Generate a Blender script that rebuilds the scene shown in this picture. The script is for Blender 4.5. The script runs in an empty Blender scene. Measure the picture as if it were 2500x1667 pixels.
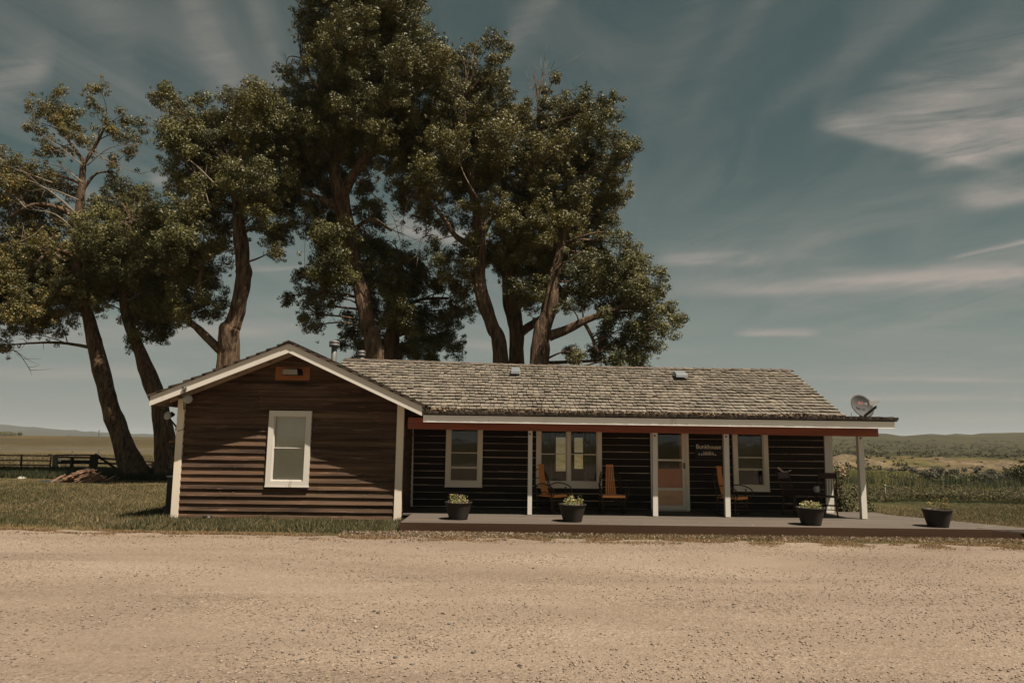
import bpy, math, random
import numpy as np
from mathutils import Vector, Matrix, noise as mn

random.seed(7); RNG = np.random.default_rng(11)
SC = bpy.context.scene; COL = SC.collection
# ------------------------------------------------------------------ camera model
FPX = 1700.0; CAM = np.array([0., 0., 1.93])
PITCH = math.radians(8.13); ROLL = math.radians(0.70)
_F = np.array([0, math.cos(PITCH), math.sin(PITCH)]); _U0 = np.array([0, -math.sin(PITCH), math.cos(PITCH)]); _R0 = np.array([1., 0, 0])
_R = _R0*math.cos(ROLL) + _U0*math.sin(ROLL); _U = _U0*math.cos(ROLL) - _R0*math.sin(ROLL)
def ray(x, y): return _F + _R*((x-1250)/FPX) - _U*((y-833.5)/FPX)
def P(x, y, Y):
    d = ray(x, y); return CAM + d*(Y/d[1])
def PZ(x, y, z):
    d = ray(x, y); return CAM + d*((z-CAM[2])/d[2])
cam = bpy.data.cameras.new('camera'); camo = bpy.data.objects.new('camera', cam); COL.objects.link(camo)
camo.matrix_world = Matrix(((_R[0], _U[0], -_F[0], CAM[0]), (_R[1], _U[1], -_F[1], CAM[1]), (_R[2], _U[2], -_F[2], CAM[2]), (0, 0, 0, 1)))
cam.sensor_width = 36; cam.lens = FPX/2500*36; cam.clip_end = 30000; cam.clip_start = .1
SC.camera = camo

# ------------------------------------------------------------------ materials
MATS = {}
def nn(nt, t, **kw):
    n = nt.nodes.new(t)
    for k, v in kw.items(): setattr(n, k, v)
    return n
def base_mat(name):
    m = bpy.data.materials.new(name); m.use_nodes = True; nt = m.node_tree; nt.nodes.clear()
    out = nn(nt, 'ShaderNodeOutputMaterial'); b = nn(nt, 'ShaderNodeBsdfPrincipled')
    nt.links.new(b.outputs[0], out.inputs[0]); MATS[name] = m
    return m, nt, b, out
def c4(c): return (c[0], c[1], c[2], 1)
def noise(nt, vec, scale, detail=5, rough=.6, stretch=None, dist=0):
    n = nn(nt, 'ShaderNodeTexNoise'); n.inputs['Scale'].default_value = scale; n.inputs['Detail'].default_value = detail
    n.inputs['Roughness'].default_value = rough; n.inputs['Distortion'].default_value = dist
    if stretch:
        mp = nn(nt, 'ShaderNodeMapping'); mp.inputs['Scale'].default_value = stretch; nt.links.new(vec, mp.inputs[0]); vec = mp.outputs[0]
    nt.links.new(vec, n.inputs['Vector']); return n.outputs[0]
def ramp(nt, fac, stops):
    r = nn(nt, 'ShaderNodeValToRGB'); nt.links.new(fac, r.inputs[0]); e = r.color_ramp.elements
    while len(e) < len(stops): e.new(.5)
    for i, (p, c) in enumerate(stops): e[i].position = p; e[i].color = c4(c) if len(c) == 3 else c
    return r.outputs[0]
def mixc(nt, fac, a, b, mode='MIX'):
    m = nn(nt, 'ShaderNodeMix', data_type='RGBA', blend_type=mode)
    for s, v in ((0, fac), (6, a), (7, b)):
        if hasattr(v, 'links'): nt.links.new(v, m.inputs[s])
        else: m.inputs[s].default_value = v if s == 0 else c4(v)
    return m.outputs[2]
KX = .576
def kx(c): return tuple(v*KX for v in c)
def pm(name, c1, c2, scale=3, rough=.7, bump=.3, bscale=30, stretch=None, metal=0, attr=False, spec=.3, bdist=.01, wear=None, trans=0, coord='Object', detail=5):
    if name in MATS: return MATS[name]
    m, nt, b, out = base_mat(name); c1 = kx(c1); c2 = kx(c2)
    if wear: wear = (kx(wear[0]),)+tuple(wear[1:])
    tc = nn(nt, 'ShaderNodeTexCoord').outputs[coord]
    col = ramp(nt, noise(nt, tc, scale, detail, .65, stretch), [(.3, c1), (.7, c2)])
    if wear:
        wc, lo, ws = wear
        w = ramp(nt, noise(nt, tc, ws, 6, .7, stretch), [(lo, (0, 0, 0)), (lo+.08, (1, 1, 1))])
        col = mixc(nt, w, col, wc)
    if attr:
        a = nn(nt, 'ShaderNodeAttribute', attribute_name='col'); col = mixc(nt, 1.0, col, a.outputs[0], 'MULTIPLY')
    nt.links.new(col, b.inputs['Base Color'])
    b.inputs['Roughness'].default_value = rough; b.inputs['Metallic'].default_value = metal; b.inputs['Specular IOR Level'].default_value = spec
    if bump:
        bn = nn(nt, 'ShaderNodeBump'); bn.inputs['Strength'].default_value = bump; bn.inputs['Distance'].default_value = bdist
        nt.links.new(noise(nt, tc, bscale, 6, .65, stretch), bn.inputs['Height']); nt.links.new(bn.outputs[0], b.inputs['Normal'])
    if trans:
        tr = nn(nt, 'ShaderNodeBsdfTranslucent'); nt.links.new(col, tr.inputs[0]); mx = nn(nt, 'ShaderNodeMixShader'); mx.inputs[0].default_value = trans
        nt.links.new(b.outputs[0], mx.inputs[1]); nt.links.new(tr.outputs[0], mx.inputs[2]); nt.links.new(mx.outputs[0], out.inputs[0])
    return m
M = {}
M['siding'] = pm('siding_brown', (.028, .016, .009), (.225, .128, .074), 1.7, .85, .5, 18, (.25, 1, 5), attr=True, wear=((.34, .19, .115), .58, 5), bdist=.006)
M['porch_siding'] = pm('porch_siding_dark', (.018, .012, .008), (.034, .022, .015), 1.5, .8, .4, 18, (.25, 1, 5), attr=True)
M['batten'] = pm('siding_gap_caulk', (.95, .72, .50), (.70, .50, .34), 4, .8, .2, 30, (.4, 1, 1), wear=((.25, .17, .11), .60, 3))
M['white'] = pm('white_paint', (.95, .87, .76), (1.03, .95, .84), 1.5, .55, .25, 25, (1, 1, .3), wear=((.60, .50, .40), .62, 4), bdist=.004)
M['fascia'] = pm('fascia_white_shade_lift', (1.28, 1.22, 1.12), (1.36, 1.30, 1.20), 1.5, .6, .25, 25, (1, 1, .3), wear=((.9, .8, .68), .64, 3), bdist=.004)  # white paint of the rake boards, lightened in colour to offset the eave shade
M['cream'] = pm('cream_trim_paint', (1.15, .98, .77), (1.25, 1.08, .86), 2, .6, .2, 25, (1, 1, .3), bdist=.004)
M['soffit'] = pm('soffit_wood', (.45, .32, .21), (.58, .43, .30), 3, .8, .3, 20, (1, .2, 1))
M['beam'] = pm('red_cedar_beam', (.26, .050, .014), (.48, .115, .030), 1.6, .45, .5, 12, (.35, 1, 6), wear=((.09, .02, .008), .62, 2.4), spec=.4, bdist=.004)
M['orange_board'] = pm('orange_stained_board', (.34, .11, .03), (.48, .18, .05), 4, .5, .3, 14, (.4, 1, 5))
M['shingle'] = pm('cedar_shake', (.205, .172, .130), (.32, .272, .212), 2.2, .9, .8, 22, (1, .35, 1), attr=True, wear=((.15, .13, .09), .62, 1.1), bdist=.01)
M['shingle_dark'] = pm('old_cedar_shake', (.07, .052, .038), (.13, .10, .075), 3, .95, .8, 24, attr=True, bdist=.01)
M['litter'] = pm('roof_litter', (.10, .07, .045), (.26, .19, .125), 14, .95, .6, 40, attr=True)
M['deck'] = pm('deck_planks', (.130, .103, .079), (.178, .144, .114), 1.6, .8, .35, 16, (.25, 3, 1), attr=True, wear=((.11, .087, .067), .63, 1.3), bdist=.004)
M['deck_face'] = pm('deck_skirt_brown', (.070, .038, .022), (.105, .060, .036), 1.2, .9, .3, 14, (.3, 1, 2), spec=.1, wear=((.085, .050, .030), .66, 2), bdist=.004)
M['rocker_wood'] = pm('varnished_orange_oak', (1.10, .37, .08), (1.30, .49, .13), 4, .35, .2, 30, (2, 2, .5), spec=.5, bdist=.003)
M['twig'] = pm('bent_twig_bark', (.05, .03, .018), (.12, .075, .045), 9, .8, .6, 50, bdist=.004)
M['chairwood'] = pm('dark_chair_wood', (.05, .022, .012), (.10, .042, .02), 5, .5, .2, 30, (1, 1, .3), spec=.4)
M['tub'] = pm('barrel_plastic_brown', (.026, .020, .014), (.042, .032, .023), 3, .6, .2, 40, spec=.3)
M['soil'] = pm('potting_soil', (.04, .028, .02), (.08, .055, .04), 20, 1, .8, 60)
M['flower'] = pm('planter_flower_leaf', (.50, .47, .22), (.68, .60, .40), 30, .6, 0, attr=True, trans=.25)
M['metal'] = pm('galvanised_metal', (.20, .195, .18), (.30, .29, .27), 5, .6, .1, 30, metal=.5)
M['vent'] = pm('painted_roof_vent', (.20, .22, .23), (.28, .30, .31), 6, .5, .1, 30)
M['dish'] = pm('grey_dish_enamel', (.13, .125, .12), (.17, .165, .16), 3, .85, .05, 30)
M['lnb'] = pm('pale_plastic', (.52, .50, .46), (.60, .58, .54), 6, .5, 0)
M['blackmetal'] = pm('black_metal', (.015, .015, .016), (.03, .028, .026), 6, .5, .1)
M['chrome'] = pm('chrome_ball', (.6, .6, .6), (.7, .7, .7), 4, .12, 0, metal=1)
M['red'] = pm('red_letter_paint', (.52, .22, .19), (.58, .26, .22), 8, .6, 0)
M['letter'] = pm('carved_pale_letter', (1.15, .92, .68), (1.3, 1.05, .8), 40, .7, 0)
M['signboard'] = pm('dark_sign_board', (.016, .012, .010), (.028, .02, .016), 4, .6, .2)
M['wooddoor'] = pm('inner_door_wood', (1.0, .24, .07), (1.15, .34, .11), 3, .5, .2, 20, (3, 1, .5))
M['ply'] = pm('knotty_plywood_panel', (.95, .50, .27), (1.15, .66, .38), 3, .6, .2, 20, (.6, 1, 3), wear=((.22, .11, .06), .66, 5))
M['shade'] = pm('window_roller_shade', (1.25, 1.18, 1.02), (1.4, 1.32, 1.15), 2, .9, .1)
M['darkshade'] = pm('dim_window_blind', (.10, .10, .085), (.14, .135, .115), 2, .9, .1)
M['curtain'] = pm('green_grey_curtain', (.14, .14, .11), (.20, .19, .15), 4, .9, .1)
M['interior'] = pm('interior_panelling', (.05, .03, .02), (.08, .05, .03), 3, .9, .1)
M['rust'] = pm('rusty_red_pipe', (.10, .035, .02), (.22, .06, .03), 5, .7, .3, 30)
M['oldwood'] = pm('weathered_dark_fence_wood', (.045, .030, .022), (.085, .058, .040), 4, .9, .5, 25, (1, 1, .3))
M['palepost'] = pm('weathered_pale_post', (.24, .19, .14), (.34, .28, .21), 4, .9, .5, 25, (1, 1, .3))
M['plank'] = pm('salvaged_planks', (.30, .15, .09), (.52, .34, .22), 4, .85, .4, 25, attr=True)
M['tarp'] = pm('blue_tarp', (.03, .05, .07), (.05, .08, .10), 4, .6, .4, 8)
M['rock'] = pm('pale_rock', (.48, .42, .34), (.62, .55, .46), 5, .9, .7, 14, bdist=.03)
M['bark'] = pm('cottonwood_bark', (.018, .012, .008), (.40, .250, .145), 6.5, .95, 1.0, 7, (1.5, 1.5, .22), bdist=.2)
M['twigbark'] = pm('dead_twig', (.20, .15, .11), (.34, .27, .20), 6, .9, .2)
M['blade'] = pm('grass_blade', (.8, .8, .8), (1, 1, 1), 2, .8, 0, attr=True, trans=.42)
M['pebble'] = pm('gravel_stone', (.85, .85, .85), (1, 1, 1), 30, .9, .4, 80, attr=True)
M['antler'] = pm('bleached_antler', (1.2, .92, .68), (1.4, 1.12, .85), 9, .6, .2, 40)
M['jar'] = pm('white_enamel', (.55, .57, .55), (.65, .67, .65), 9, .4, 0)
M['cable'] = pm('black_cable', (.02, .015, .012), (.03, .02, .016), 9, .6, 0)
M['rosepetal'] = pm('pink_petal', (.6, .28, .24), (.72, .45, .38), 9, .6, 0, trans=.2)
def leaf_mat(name, c1, c2, rough=.38, spec=.5):
    m, nt, b, out = base_mat(name); c1 = kx(c1); c2 = kx(c2)
    tc = nn(nt, 'ShaderNodeTexCoord').outputs['Object']
    col = ramp(nt, noise(nt, tc, .5, 3), [(.35, c1), (.65, c2)])
    a = nn(nt, 'ShaderNodeAttribute', attribute_name='col'); col = mixc(nt, 1.0, col, a.outputs[0], 'MULTIPLY')
    nt.links.new(col, b.inputs['Base Color']); b.inputs['Roughness'].default_value = rough; b.inputs['Specular IOR Level'].default_value = spec
    tr = nn(nt, 'ShaderNodeBsdfTranslucent'); nt.links.new(col, tr.inputs[0]); mx = nn(nt, 'ShaderNodeMixShader'); mx.inputs[0].default_value = .10
    nt.links.new(b.outputs[0], mx.inputs[1]); nt.links.new(tr.outputs[0], mx.inputs[2]); nt.links.new(mx.outputs[0], out.inputs[0])
    return m
M['leaf'] = leaf_mat('cottonwood_leaf', (.088, .092, .025), (.245, .212, .064), .50, .28)
M['bushleaf'] = leaf_mat('bush_leaf', (.10, .105, .036), (.17, .15, .055), .6, .3)
M['sage'] = leaf_mat('sage_leaf', (.13, .125, .085), (.18, .16, .11), .8, .2)
def glass_mat():
    m, nt, b, out = base_mat('window_glass'); nt.nodes.remove(b)
    t = nn(nt, 'ShaderNodeBsdfTransparent'); t.inputs[0].default_value = (.90, .91, .89, 1)
    g = nn(nt, 'ShaderNodeBsdfGlossy'); g.inputs['Roughness'].default_value = .03
    f = nn(nt, 'ShaderNodeFresnel'); f.inputs[0].default_value = 1.42
    tc = nn(nt, 'ShaderNodeTexCoord').outputs['Object']; bn = nn(nt, 'ShaderNodeBump'); bn.inputs['Strength'].default_value = .08; bn.inputs['Distance'].default_value = .02
    nt.links.new(noise(nt, tc, 2.5, 2), bn.inputs['Height']); nt.links.new(bn.outputs[0], g.inputs['Normal'])
    mx = nn(nt, 'ShaderNodeMixShader'); nt.links.new(f.outputs[0], mx.inputs[0]); nt.links.new(t.outputs[0], mx.inputs[1]); nt.links.new(g.outputs[0], mx.inputs[2])
    nt.links.new(mx.outputs[0], out.inputs[0]); return m
M['glass'] = glass_mat()

# ------------------------------------------------------------------ object helpers
BASE = {}
def tag(o, label=None, cat=None, group=None, kind=None):
    if label: o['label'] = label
    if cat: o['category'] = cat
    if group: o['group'] = group
    if kind: o['kind'] = kind
    return o
def thing(name, label, cat, loc=(0, 0, 0), group=None):
    o = bpy.data.objects.new(name, None); COL.objects.link(o); o.location = tuple(map(float, loc)); o.empty_display_size = .2
    BASE[o.name] = np.array(loc, float); return tag(o, label, cat, group)
def link(name, me, mat, parent=None, shift=True):
    o = bpy.data.objects.new(name, me); COL.objects.link(o)
    if mat is not None: me.materials.append(mat)
    if parent is not None:
        o.parent = parent; BASE[o.name] = BASE[parent.name]
    return o
def np_mesh(name, V, Fc, col=None, smooth=False):
    V = np.asarray(V, np.float32); Fc = np.asarray(Fc, np.int32); k = Fc.shape[1]
    me = bpy.data.meshes.new(name); me.vertices.add(len(V)); me.vertices.foreach_set('co', V.ravel())
    me.loops.add(Fc.size); me.loops.foreach_set('vertex_index', Fc.ravel()); me.polygons.add(len(Fc))
    me.polygons.foreach_set('loop_start', np.arange(0, Fc.size, k, dtype=np.int32)); me.polygons.foreach_set('loop_total', np.full(len(Fc), k, np.int32))
    if smooth: me.polygons.foreach_set('use_smooth', np.ones(len(Fc), bool))
    me.update(calc_edges=True)
    if col is not None:
        a = me.attributes.new('col', 'FLOAT_COLOR', 'POINT'); c = np.ones((len(V), 4), np.float32); c[:, :3] = col; a.data.foreach_set('color', c.ravel())
    return me
class MB:
    def __init__(s): s.v = []; s.f = []; s.c = []; s.sm = []
    def add(s, vs, fs, col=(1, 1, 1), smooth=False):
        n = len(s.v); s.v += [tuple(map(float, p)) for p in vs]; s.c += [col]*len(vs); s.f += [tuple(i+n for i in f) for f in fs]; s.sm += [smooth]*len(fs); return s
    def box(s, x0, x1, y0, y1, z0, z1, col=(1, 1, 1)):
        return s.add([(x, y, z) for x in (x0, x1) for y in (y0, y1) for z in (z0, z1)],
                     [(0, 1, 3, 2), (4, 6, 7, 5), (0, 4, 5, 1), (2, 3, 7, 6), (0, 2, 6, 4), (1, 5, 7, 3)], col)
    def hexa(s, p, col=(1, 1, 1)):   # 4 bottom pts ccw then 4 top pts
        return s.add(p, [(3, 2, 1, 0), (4, 5, 6, 7), (0, 1, 5, 4), (1, 2, 6, 5), (2, 3, 7, 6), (3, 0, 4, 7)], col)
    def bar(s, a, b, w, h=None, col=(1, 1, 1), up=(0, 0, 1)):
        h = h or w; a = Vector(a); b = Vector(b); d = (b-a).normalized(); u = Vector(up)
        if abs(d.dot(u)) > .95: u = Vector((0, 1, 0))
        r = d.cross(u).normalized(); u = r.cross(d)
        return s.hexa([a-r*w/2-u*h/2, a+r*w/2-u*h/2, b+r*w/2-u*h/2, b-r*w/2-u*h/2, a-r*w/2+u*h/2, a+r*w/2+u*h/2, b+r*w/2+u*h/2, b-r*w/2+u*h/2], col)
    def tube(s, pts, rad, seg=8, col=(1, 1, 1), rough=0, cap=True):
        pts = [Vector(tuple(map(float, p))) for p in pts]; n = len(pts)
        if not hasattr(rad, '__len__'): rad = [rad]*n
        vs = []; u = None
        for i, p in enumerate(pts):
            d = (pts[min(i+1, n-1)]-pts[max(i-1, 0)]).normalized()
            if u is None:
                u = d.orthogonal().normalized()
            u = (u-d*u.dot(d)).normalized(); r = d.cross(u)
            for k in range(seg):
                a = 2*math.pi*k/seg; q = rad[i]
                if rough:
                    nd = (u*math.cos(a)+r*math.sin(a)); sp = p+nd*q
                    q *= 1 + rough*(.8*mn.noise(Vector((nd.x*2.2, nd.y*2.2, sp.z*.5))) + .75*mn.noise(sp*1.6) + .55*mn.noise(Vector((nd.x*6.5, nd.y*6.5, sp.z*.8))))
                vs.append(p + (u*math.cos(a)+r*math.sin(a))*q)
        fs = [(i*seg+k, i*seg+(k+1) % seg, (i+1)*seg+(k+1) % seg, (i+1)*seg+k) for i in range(n-1) for k in range(seg)]
        if cap: fs += [tuple(range(seg))[::-1], tuple((n-1)*seg+k for k in range(seg))]
        return s.add(vs, fs, col, True)
    def lathe(s, c, prof, seg=32, col=(1, 1, 1), M_=None):
        vs = []
        for r, z in prof:
            for k in range(seg):
                a = 2*math.pi*k/seg; p = Vector((r*math.cos(a), r*math.sin(a), z))
                if M_ is not None: p = M_ @ p
                vs.append(Vector(c)+p)
        n = len(prof)
        return s.add(vs, [(i*seg+k, i*seg+(k+1) % seg, (i+1)*seg+(k+1) % seg, (i+1)*seg+k) for i in range(n-1) for k in range(seg)], col, True)
    def poly(s, pts, col=(1, 1, 1)): return s.add(pts, [tuple(range(len(pts)))], col)
    def prism(s, pts, ext, col=(1, 1, 1)):
        n = len(pts); e = Vector(ext); a = [Vector(p) for p in pts]
        return s.add(a+[p+e for p in a], [tuple(range(n))[::-1], tuple(range(n, 2*n))]+[(i, (i+1) % n, n+(i+1) % n, n+i) for i in range(n)], col)
    def build(s, name, mat, parent=None, local=False):
        me = bpy.data.meshes.new(name); b = np.zeros(3) if (parent is None or local) else BASE[parent.name]
        V = np.array(s.v)-b
        me.from_pydata([tuple(p) for p in V], [], s.f); me.polygons.foreach_set('use_smooth', s.sm)
        a = me.attributes.new('col', 'FLOAT_COLOR', 'POINT'); c = np.ones((len(V), 4), np.float32); c[:, :3] = np.array(s.c); a.data.foreach_set('color', c.ravel())
        me.update(); return link(name, me, mat, parent)
def smooth_path(pts, rad, k=5):
    pts = [Vector(tuple(map(float, p))) for p in pts]; out = []; ro = []; n = len(pts)
    for i in range(n-1):
        p0 = pts[max(i-1, 0)]; p1 = pts[i]; p2 = pts[i+1]; p3 = pts[min(i+2, n-1)]
        for j in range(k):
            t = j/k; out.append(.5*((2*p1)+(p2-p0)*t+(2*p0-5*p1+4*p2-p3)*t*t+(3*p1-p0-3*p2+p3)*t**3)); ro.append(rad[i]*(1-t)+rad[i+1]*t)
    return out+[pts[-1]], ro+[rad[-1]]

# ------------------------------------------------------------------ light + sky
SUNV = Vector((.72, -.60, 1.87)).normalized()
EL = math.asin(SUNV.z); AZ = math.atan2(SUNV.x, SUNV.y)
sl = bpy.data.lights.new('sun', 'SUN'); sl.energy = 5.0; sl.angle = math.radians(.53); sl.color = (1, .90, .77)
so = bpy.data.objects.new('sun', sl); COL.objects.link(so); so.rotation_euler = SUNV.to_track_quat('Z', 'Y').to_euler()
def make_world():
    w = bpy.data.worlds.new('World'); SC.world = w; w.use_nodes = True; nt = w.node_tree; nt.nodes.clear()
    out = nn(nt, 'ShaderNodeOutputWorld'); bg = nn(nt, 'ShaderNodeBackground'); nt.links.new(bg.outputs[0], out.inputs[0]); bg.inputs[1].default_value = .055
    sky = nn(nt, 'ShaderNodeTexSky', sky_type='NISHITA'); sky.sun_disc = False; sky.sun_elevation = EL; sky.sun_rotation = AZ; sky.air_density = 1.0; sky.dust_density = 1.5; sky.ozone_density = 1.0
    hs = nn(nt, 'ShaderNodeHueSaturation'); hs.inputs['Saturation'].default_value = .42; nt.links.new(sky.outputs[0], hs.inputs['Color'])
    col = mixc(nt, 1.0, hs.outputs[0], SKYTINT, 'MULTIPLY')
    tc = nn(nt, 'ShaderNodeTexCoord'); sep = nn(nt, 'ShaderNodeSeparateXYZ'); nt.links.new(tc.outputs['Generated'], sep.inputs[0])
    def mt(op, a, b=None, c=None, clamp=False):
        n = nn(nt, 'ShaderNodeMath', operation=op, use_clamp=clamp)
        for i, v in enumerate((a, b, c)):
            if v is None: continue
            if hasattr(v, 'links'): nt.links.new(v, n.inputs[i])
            else: n.inputs[i].default_value = v
        return n.outputs[0]
    X, Y, Z = sep.outputs
    Yc = mt('MAXIMUM', mt('ABSOLUTE', Y), .05)
    u = mt('DIVIDE', X, Yc); v = mt('DIVIDE', Z, Yc)
    # high thin streaks that lie on a flat layer overhead and run away from the viewer
    Zc = mt('MAXIMUM', Z, .03); px = mt('DIVIDE', X, Zc); py = mt('DIVIDE', Y, Zc)
    cx = nn(nt, 'ShaderNodeCombineXYZ'); nt.links.new(mt('ADD', px, mt('MULTIPLY', py, -.05)), cx.inputs[0]); nt.links.new(mt('MULTIPLY', py, .34), cx.inputs[1])
    s1 = noise(nt, cx.outputs[0], 1.5, 10, .62, (1, 1, 1), 1.1)
    s2 = noise(nt, cx.outputs[0], .42, 4, .5, (1, 1, 1), .3)
    cir = mt('MULTIPLY', mt('MULTIPLY', mt('SUBTRACT', s1, .42, clamp=True), 2.0), mt('MULTIPLY', mt('SUBTRACT', s2, .30, clamp=True), 3.2))
    cir = mt('MULTIPLY', cir, mt('MULTIPLY', mt('MULTIPLY', v, 2.2, clamp=True), mt('ADD', .85, mt('MULTIPLY', u, .45))))
    # low sheets seen edge on
    cu = nn(nt, 'ShaderNodeCombineXYZ'); nt.links.new(u, cu.inputs[0]); nt.links.new(mt('MULTIPLY', v, 9), cu.inputs[1])
    n2 = noise(nt, cu.outputs[0], 2.3, 8, .62, None, .5)
    lo = mt('MULTIPLY', mt('SUBTRACT', n2, .5, clamp=True), 1.3)
    lo = mt('MULTIPLY', lo, mt('MULTIPLY', mt('SUBTRACT', .42, v, clamp=True), 3.0, clamp=True))
    tot = mt('ADD', cir, lo)
    cw = nn(nt, 'ShaderNodeCombineXYZ'); nt.links.new(u, cw.inputs[0]); nt.links.new(mt('MULTIPLY', mt('SUBTRACT', v, mt('MULTIPLY', u, .16)), 6), cw.inputs[1])
    n3 = noise(nt, cw.outputs[0], 5, 8, .62, None, .6); wob = mt('MULTIPLY', mt('SUBTRACT', noise(nt, cw.outputs[0], 3.0, 4), .5), 1.0)
    def uv(x, y):
        d = ray(x*1.0629, y*1.0629); return d[0]/d[1], d[2]/d[1]
    for (x0, y0, x1, y1, wpx, up, amp) in CLOUDS:   # a wisp: two ends, thickness below and above, strength
        u0, v0 = uv(x0, y0); u1, v1 = uv(x1, y1); sl_ = (v1-v0)/(u1-u0); w_ = wpx/1600*math.hypot(1, (v1-v0)/(u1-u0)); L = (u1-u0)
        d = mt('SUBTRACT', v, mt('ADD', mt('MULTIPLY', mt('SUBTRACT', u, u0), sl_), v0))
        d = mt('ADD', d, mt('MULTIPLY', wob, w_*1.1))
        below = mt('MULTIPLY', mt('MINIMUM', d, 0), 1/w_); above = mt('MULTIPLY', mt('MAXIMUM', d, 0), 1/(w_*up))
        g = mt('EXPONENT', mt('MULTIPLY', mt('ADD', mt('MULTIPLY', below, below), mt('MULTIPLY', above, above)), -1))
        t = mt('DIVIDE', mt('SUBTRACT', u, u0), L)
        e = mt('MULTIPLY', mt('SMOOTH_MIN', mt('MULTIPLY', t, 5), 1, .3), mt('SMOOTH_MIN', mt('MULTIPLY', mt('SUBTRACT', 1, t), 5), 1, .3)); e = mt('MULTIPLY', mt('GREATER_THAN', t, 0), mt('MULTIPLY', mt('LESS_THAN', t, 1), e))
        k = mt('MULTIPLY', mt('ADD', mt('MULTIPLY', mt('SUBTRACT', n3, .28, clamp=True), 2.0), .12), amp)
        front = mt('GREATER_THAN', Y, 0)
        tot = mt('ADD', tot, mt('MULTIPLY', mt('MULTIPLY', g, e), mt('MULTIPLY', k, front)))
    tot = mt('MINIMUM', tot, .92)
    hz = mt('POWER', mt('SUBTRACT', 1, mt('MULTIPLY', v, 2.0), clamp=True), 2.0)
    col = mixc(nt, mt('MULTIPLY', hz, .85), col, HAZEC)
    col = mixc(nt, tot, col, CLOUDC)
    nt.links.new(col, bg.inputs[0])
SKYTINT = (.243, .350, .296); HAZEC = (3.60, 3.70, 3.35); CLOUDC = (4.2, 3.68, 3.25)
CLOUDS = [(1860, 285, 2330, 392, 15, 4.0, .75), (2100, 388, 2600, 270, 22, 4.5, 1.1), (2000, 340, 2700, 60, 50, 2.4, .42), (2150, 470, 2600, 390, 26, 1.5, .45), (2200, 470, 2560, 420, 24, 2.0, .5), (1960, 330, 2560, 40, 30, 2.5, .35), (1560, 280, 1810, -80, 30, 1, .14), (1440, 360, 1660, -60, 40, 1, .10), (1700, 300, 2200, -40, 34, 1, .13), (1840, 350, 2400, -40, 40, 1, .2), (1150, 120, 1300, -60, 40, 1, .3), (400, -80, 570, 280, 50, 1, .26), (560, -80, 650, 190, 26, 1, .15), (150, -80, 340, 180, 60, 1, .15), (1500, 620, 2000, 560, 40, 2, .18), (2050, 700, 2500, 560, 60, 1.5, .25), (1500, 672, 2420, 650, 13, 2.2, .75), (1830, 645, 2500, 630, 10, 2.5, .7),
          (1490, 600, 1790, 603, 12, 2.0, .6), (1680, 768, 1890, 768, 5, 2.5, .8), (2170, 597, 2450, 536, 3, 2, .8), (1800, 865, 2500, 878, 5, 1.6, .6),
          (1880, 915, 2500, 917, 6, 1.5, .6), (2050, 965, 2500, 960, 12, 1.5, .6), (-100, 868, 440, 856, 10, 2, .7), (-100, 790, 760, 750, 16, 1.8, .6),
          (540, 622, 760, 615, 4, 2, .5), (880, 520, 1130, 570, 18, 1.8, .9), (-100, 250, 130, 150, 45, 1.5, .45), (1000, 790, 1200, 800, 8, 1.6, .6), (330, 410, 480, 430, 14, 1.5, .6)]
make_world()

# ------------------------------------------------------------------ terrain
def interp(x, tab):
    return np.interp(x, [a for a, _ in tab], [b for _, b in tab])
ZR = [(0, 0), (21, 0), (27, -.12), (36, -.6), (50, -1.1), (84, -1.35), (89, -1.1), (97, .05), (106, .35), (180, .2), (400, 2.2), (650, 8), (900, 16), (1300, 10), (2500, 0), (9000, 0)]
ZL = [(0, 0), (60, 0), (90, -.4), (200, -.9), (330, 0.0), (480, 1.4), (600, 1.5), (900, -4), (2000, -4), (9000, 0)]
def cells(X, Y, s, seed=0): return np.array([mn.noise(Vector((x*s, y*s, seed))) for x, y in zip(X.ravel(), Y.ravel())]).reshape(X.shape)
def terrain_z(X, Y):
    X = np.asarray(X, float); Y = np.asarray(Y, float); D = np.hypot(X, Y); ux = X/np.maximum(np.abs(Y), 1)
    w = np.clip((ux-(-.15))/.3, 0, 1); w = w*w*(3-2*w); w = np.where(Y < 5, .5, w)
    z = (1-w)*interp(Y, ZL) + w*interp(Y, ZR)
    z = np.where(Y < 0, 0, z)
    rz = interp(ux, [(.45, 15.2), (.535, 16.0), (.558, 12.6), (.60, 16.5), (.618, 15.0), (.636, 17.2), (.655, 15.6), (.672, 18.0), (.70, 18.6), (.72, 19.5), (.74, 19.6), (1.2, 19)])
    crest = np.exp(-((Y-900)/260)**2); z = np.where((ux > .3) & (Y > 450), z*(1-crest)+rz*crest, z)
    lz = interp(ux, [(-1.3, 70), (-.75, 66), (-.72, 62), (-.69, 50), (-.68, 52), (-.66, 44), (-.63, 36), (-.62, 39), (-.607, 27), (-.60, 34), (-.585, 27), (-.565, 25), (-.555, 29), (-.54, 20), (-.52, 22), (-.48, 14), (-.3, 12), (0, 10), (.3, 0)])
    cl = np.exp(-((Y-3000)/700)**2); z = z + np.where(ux < .3, lz*.78*cl, 0)
    return z
def tz(x, y): return float(terrain_z(np.array([x]), np.array([y]))[0])
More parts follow.
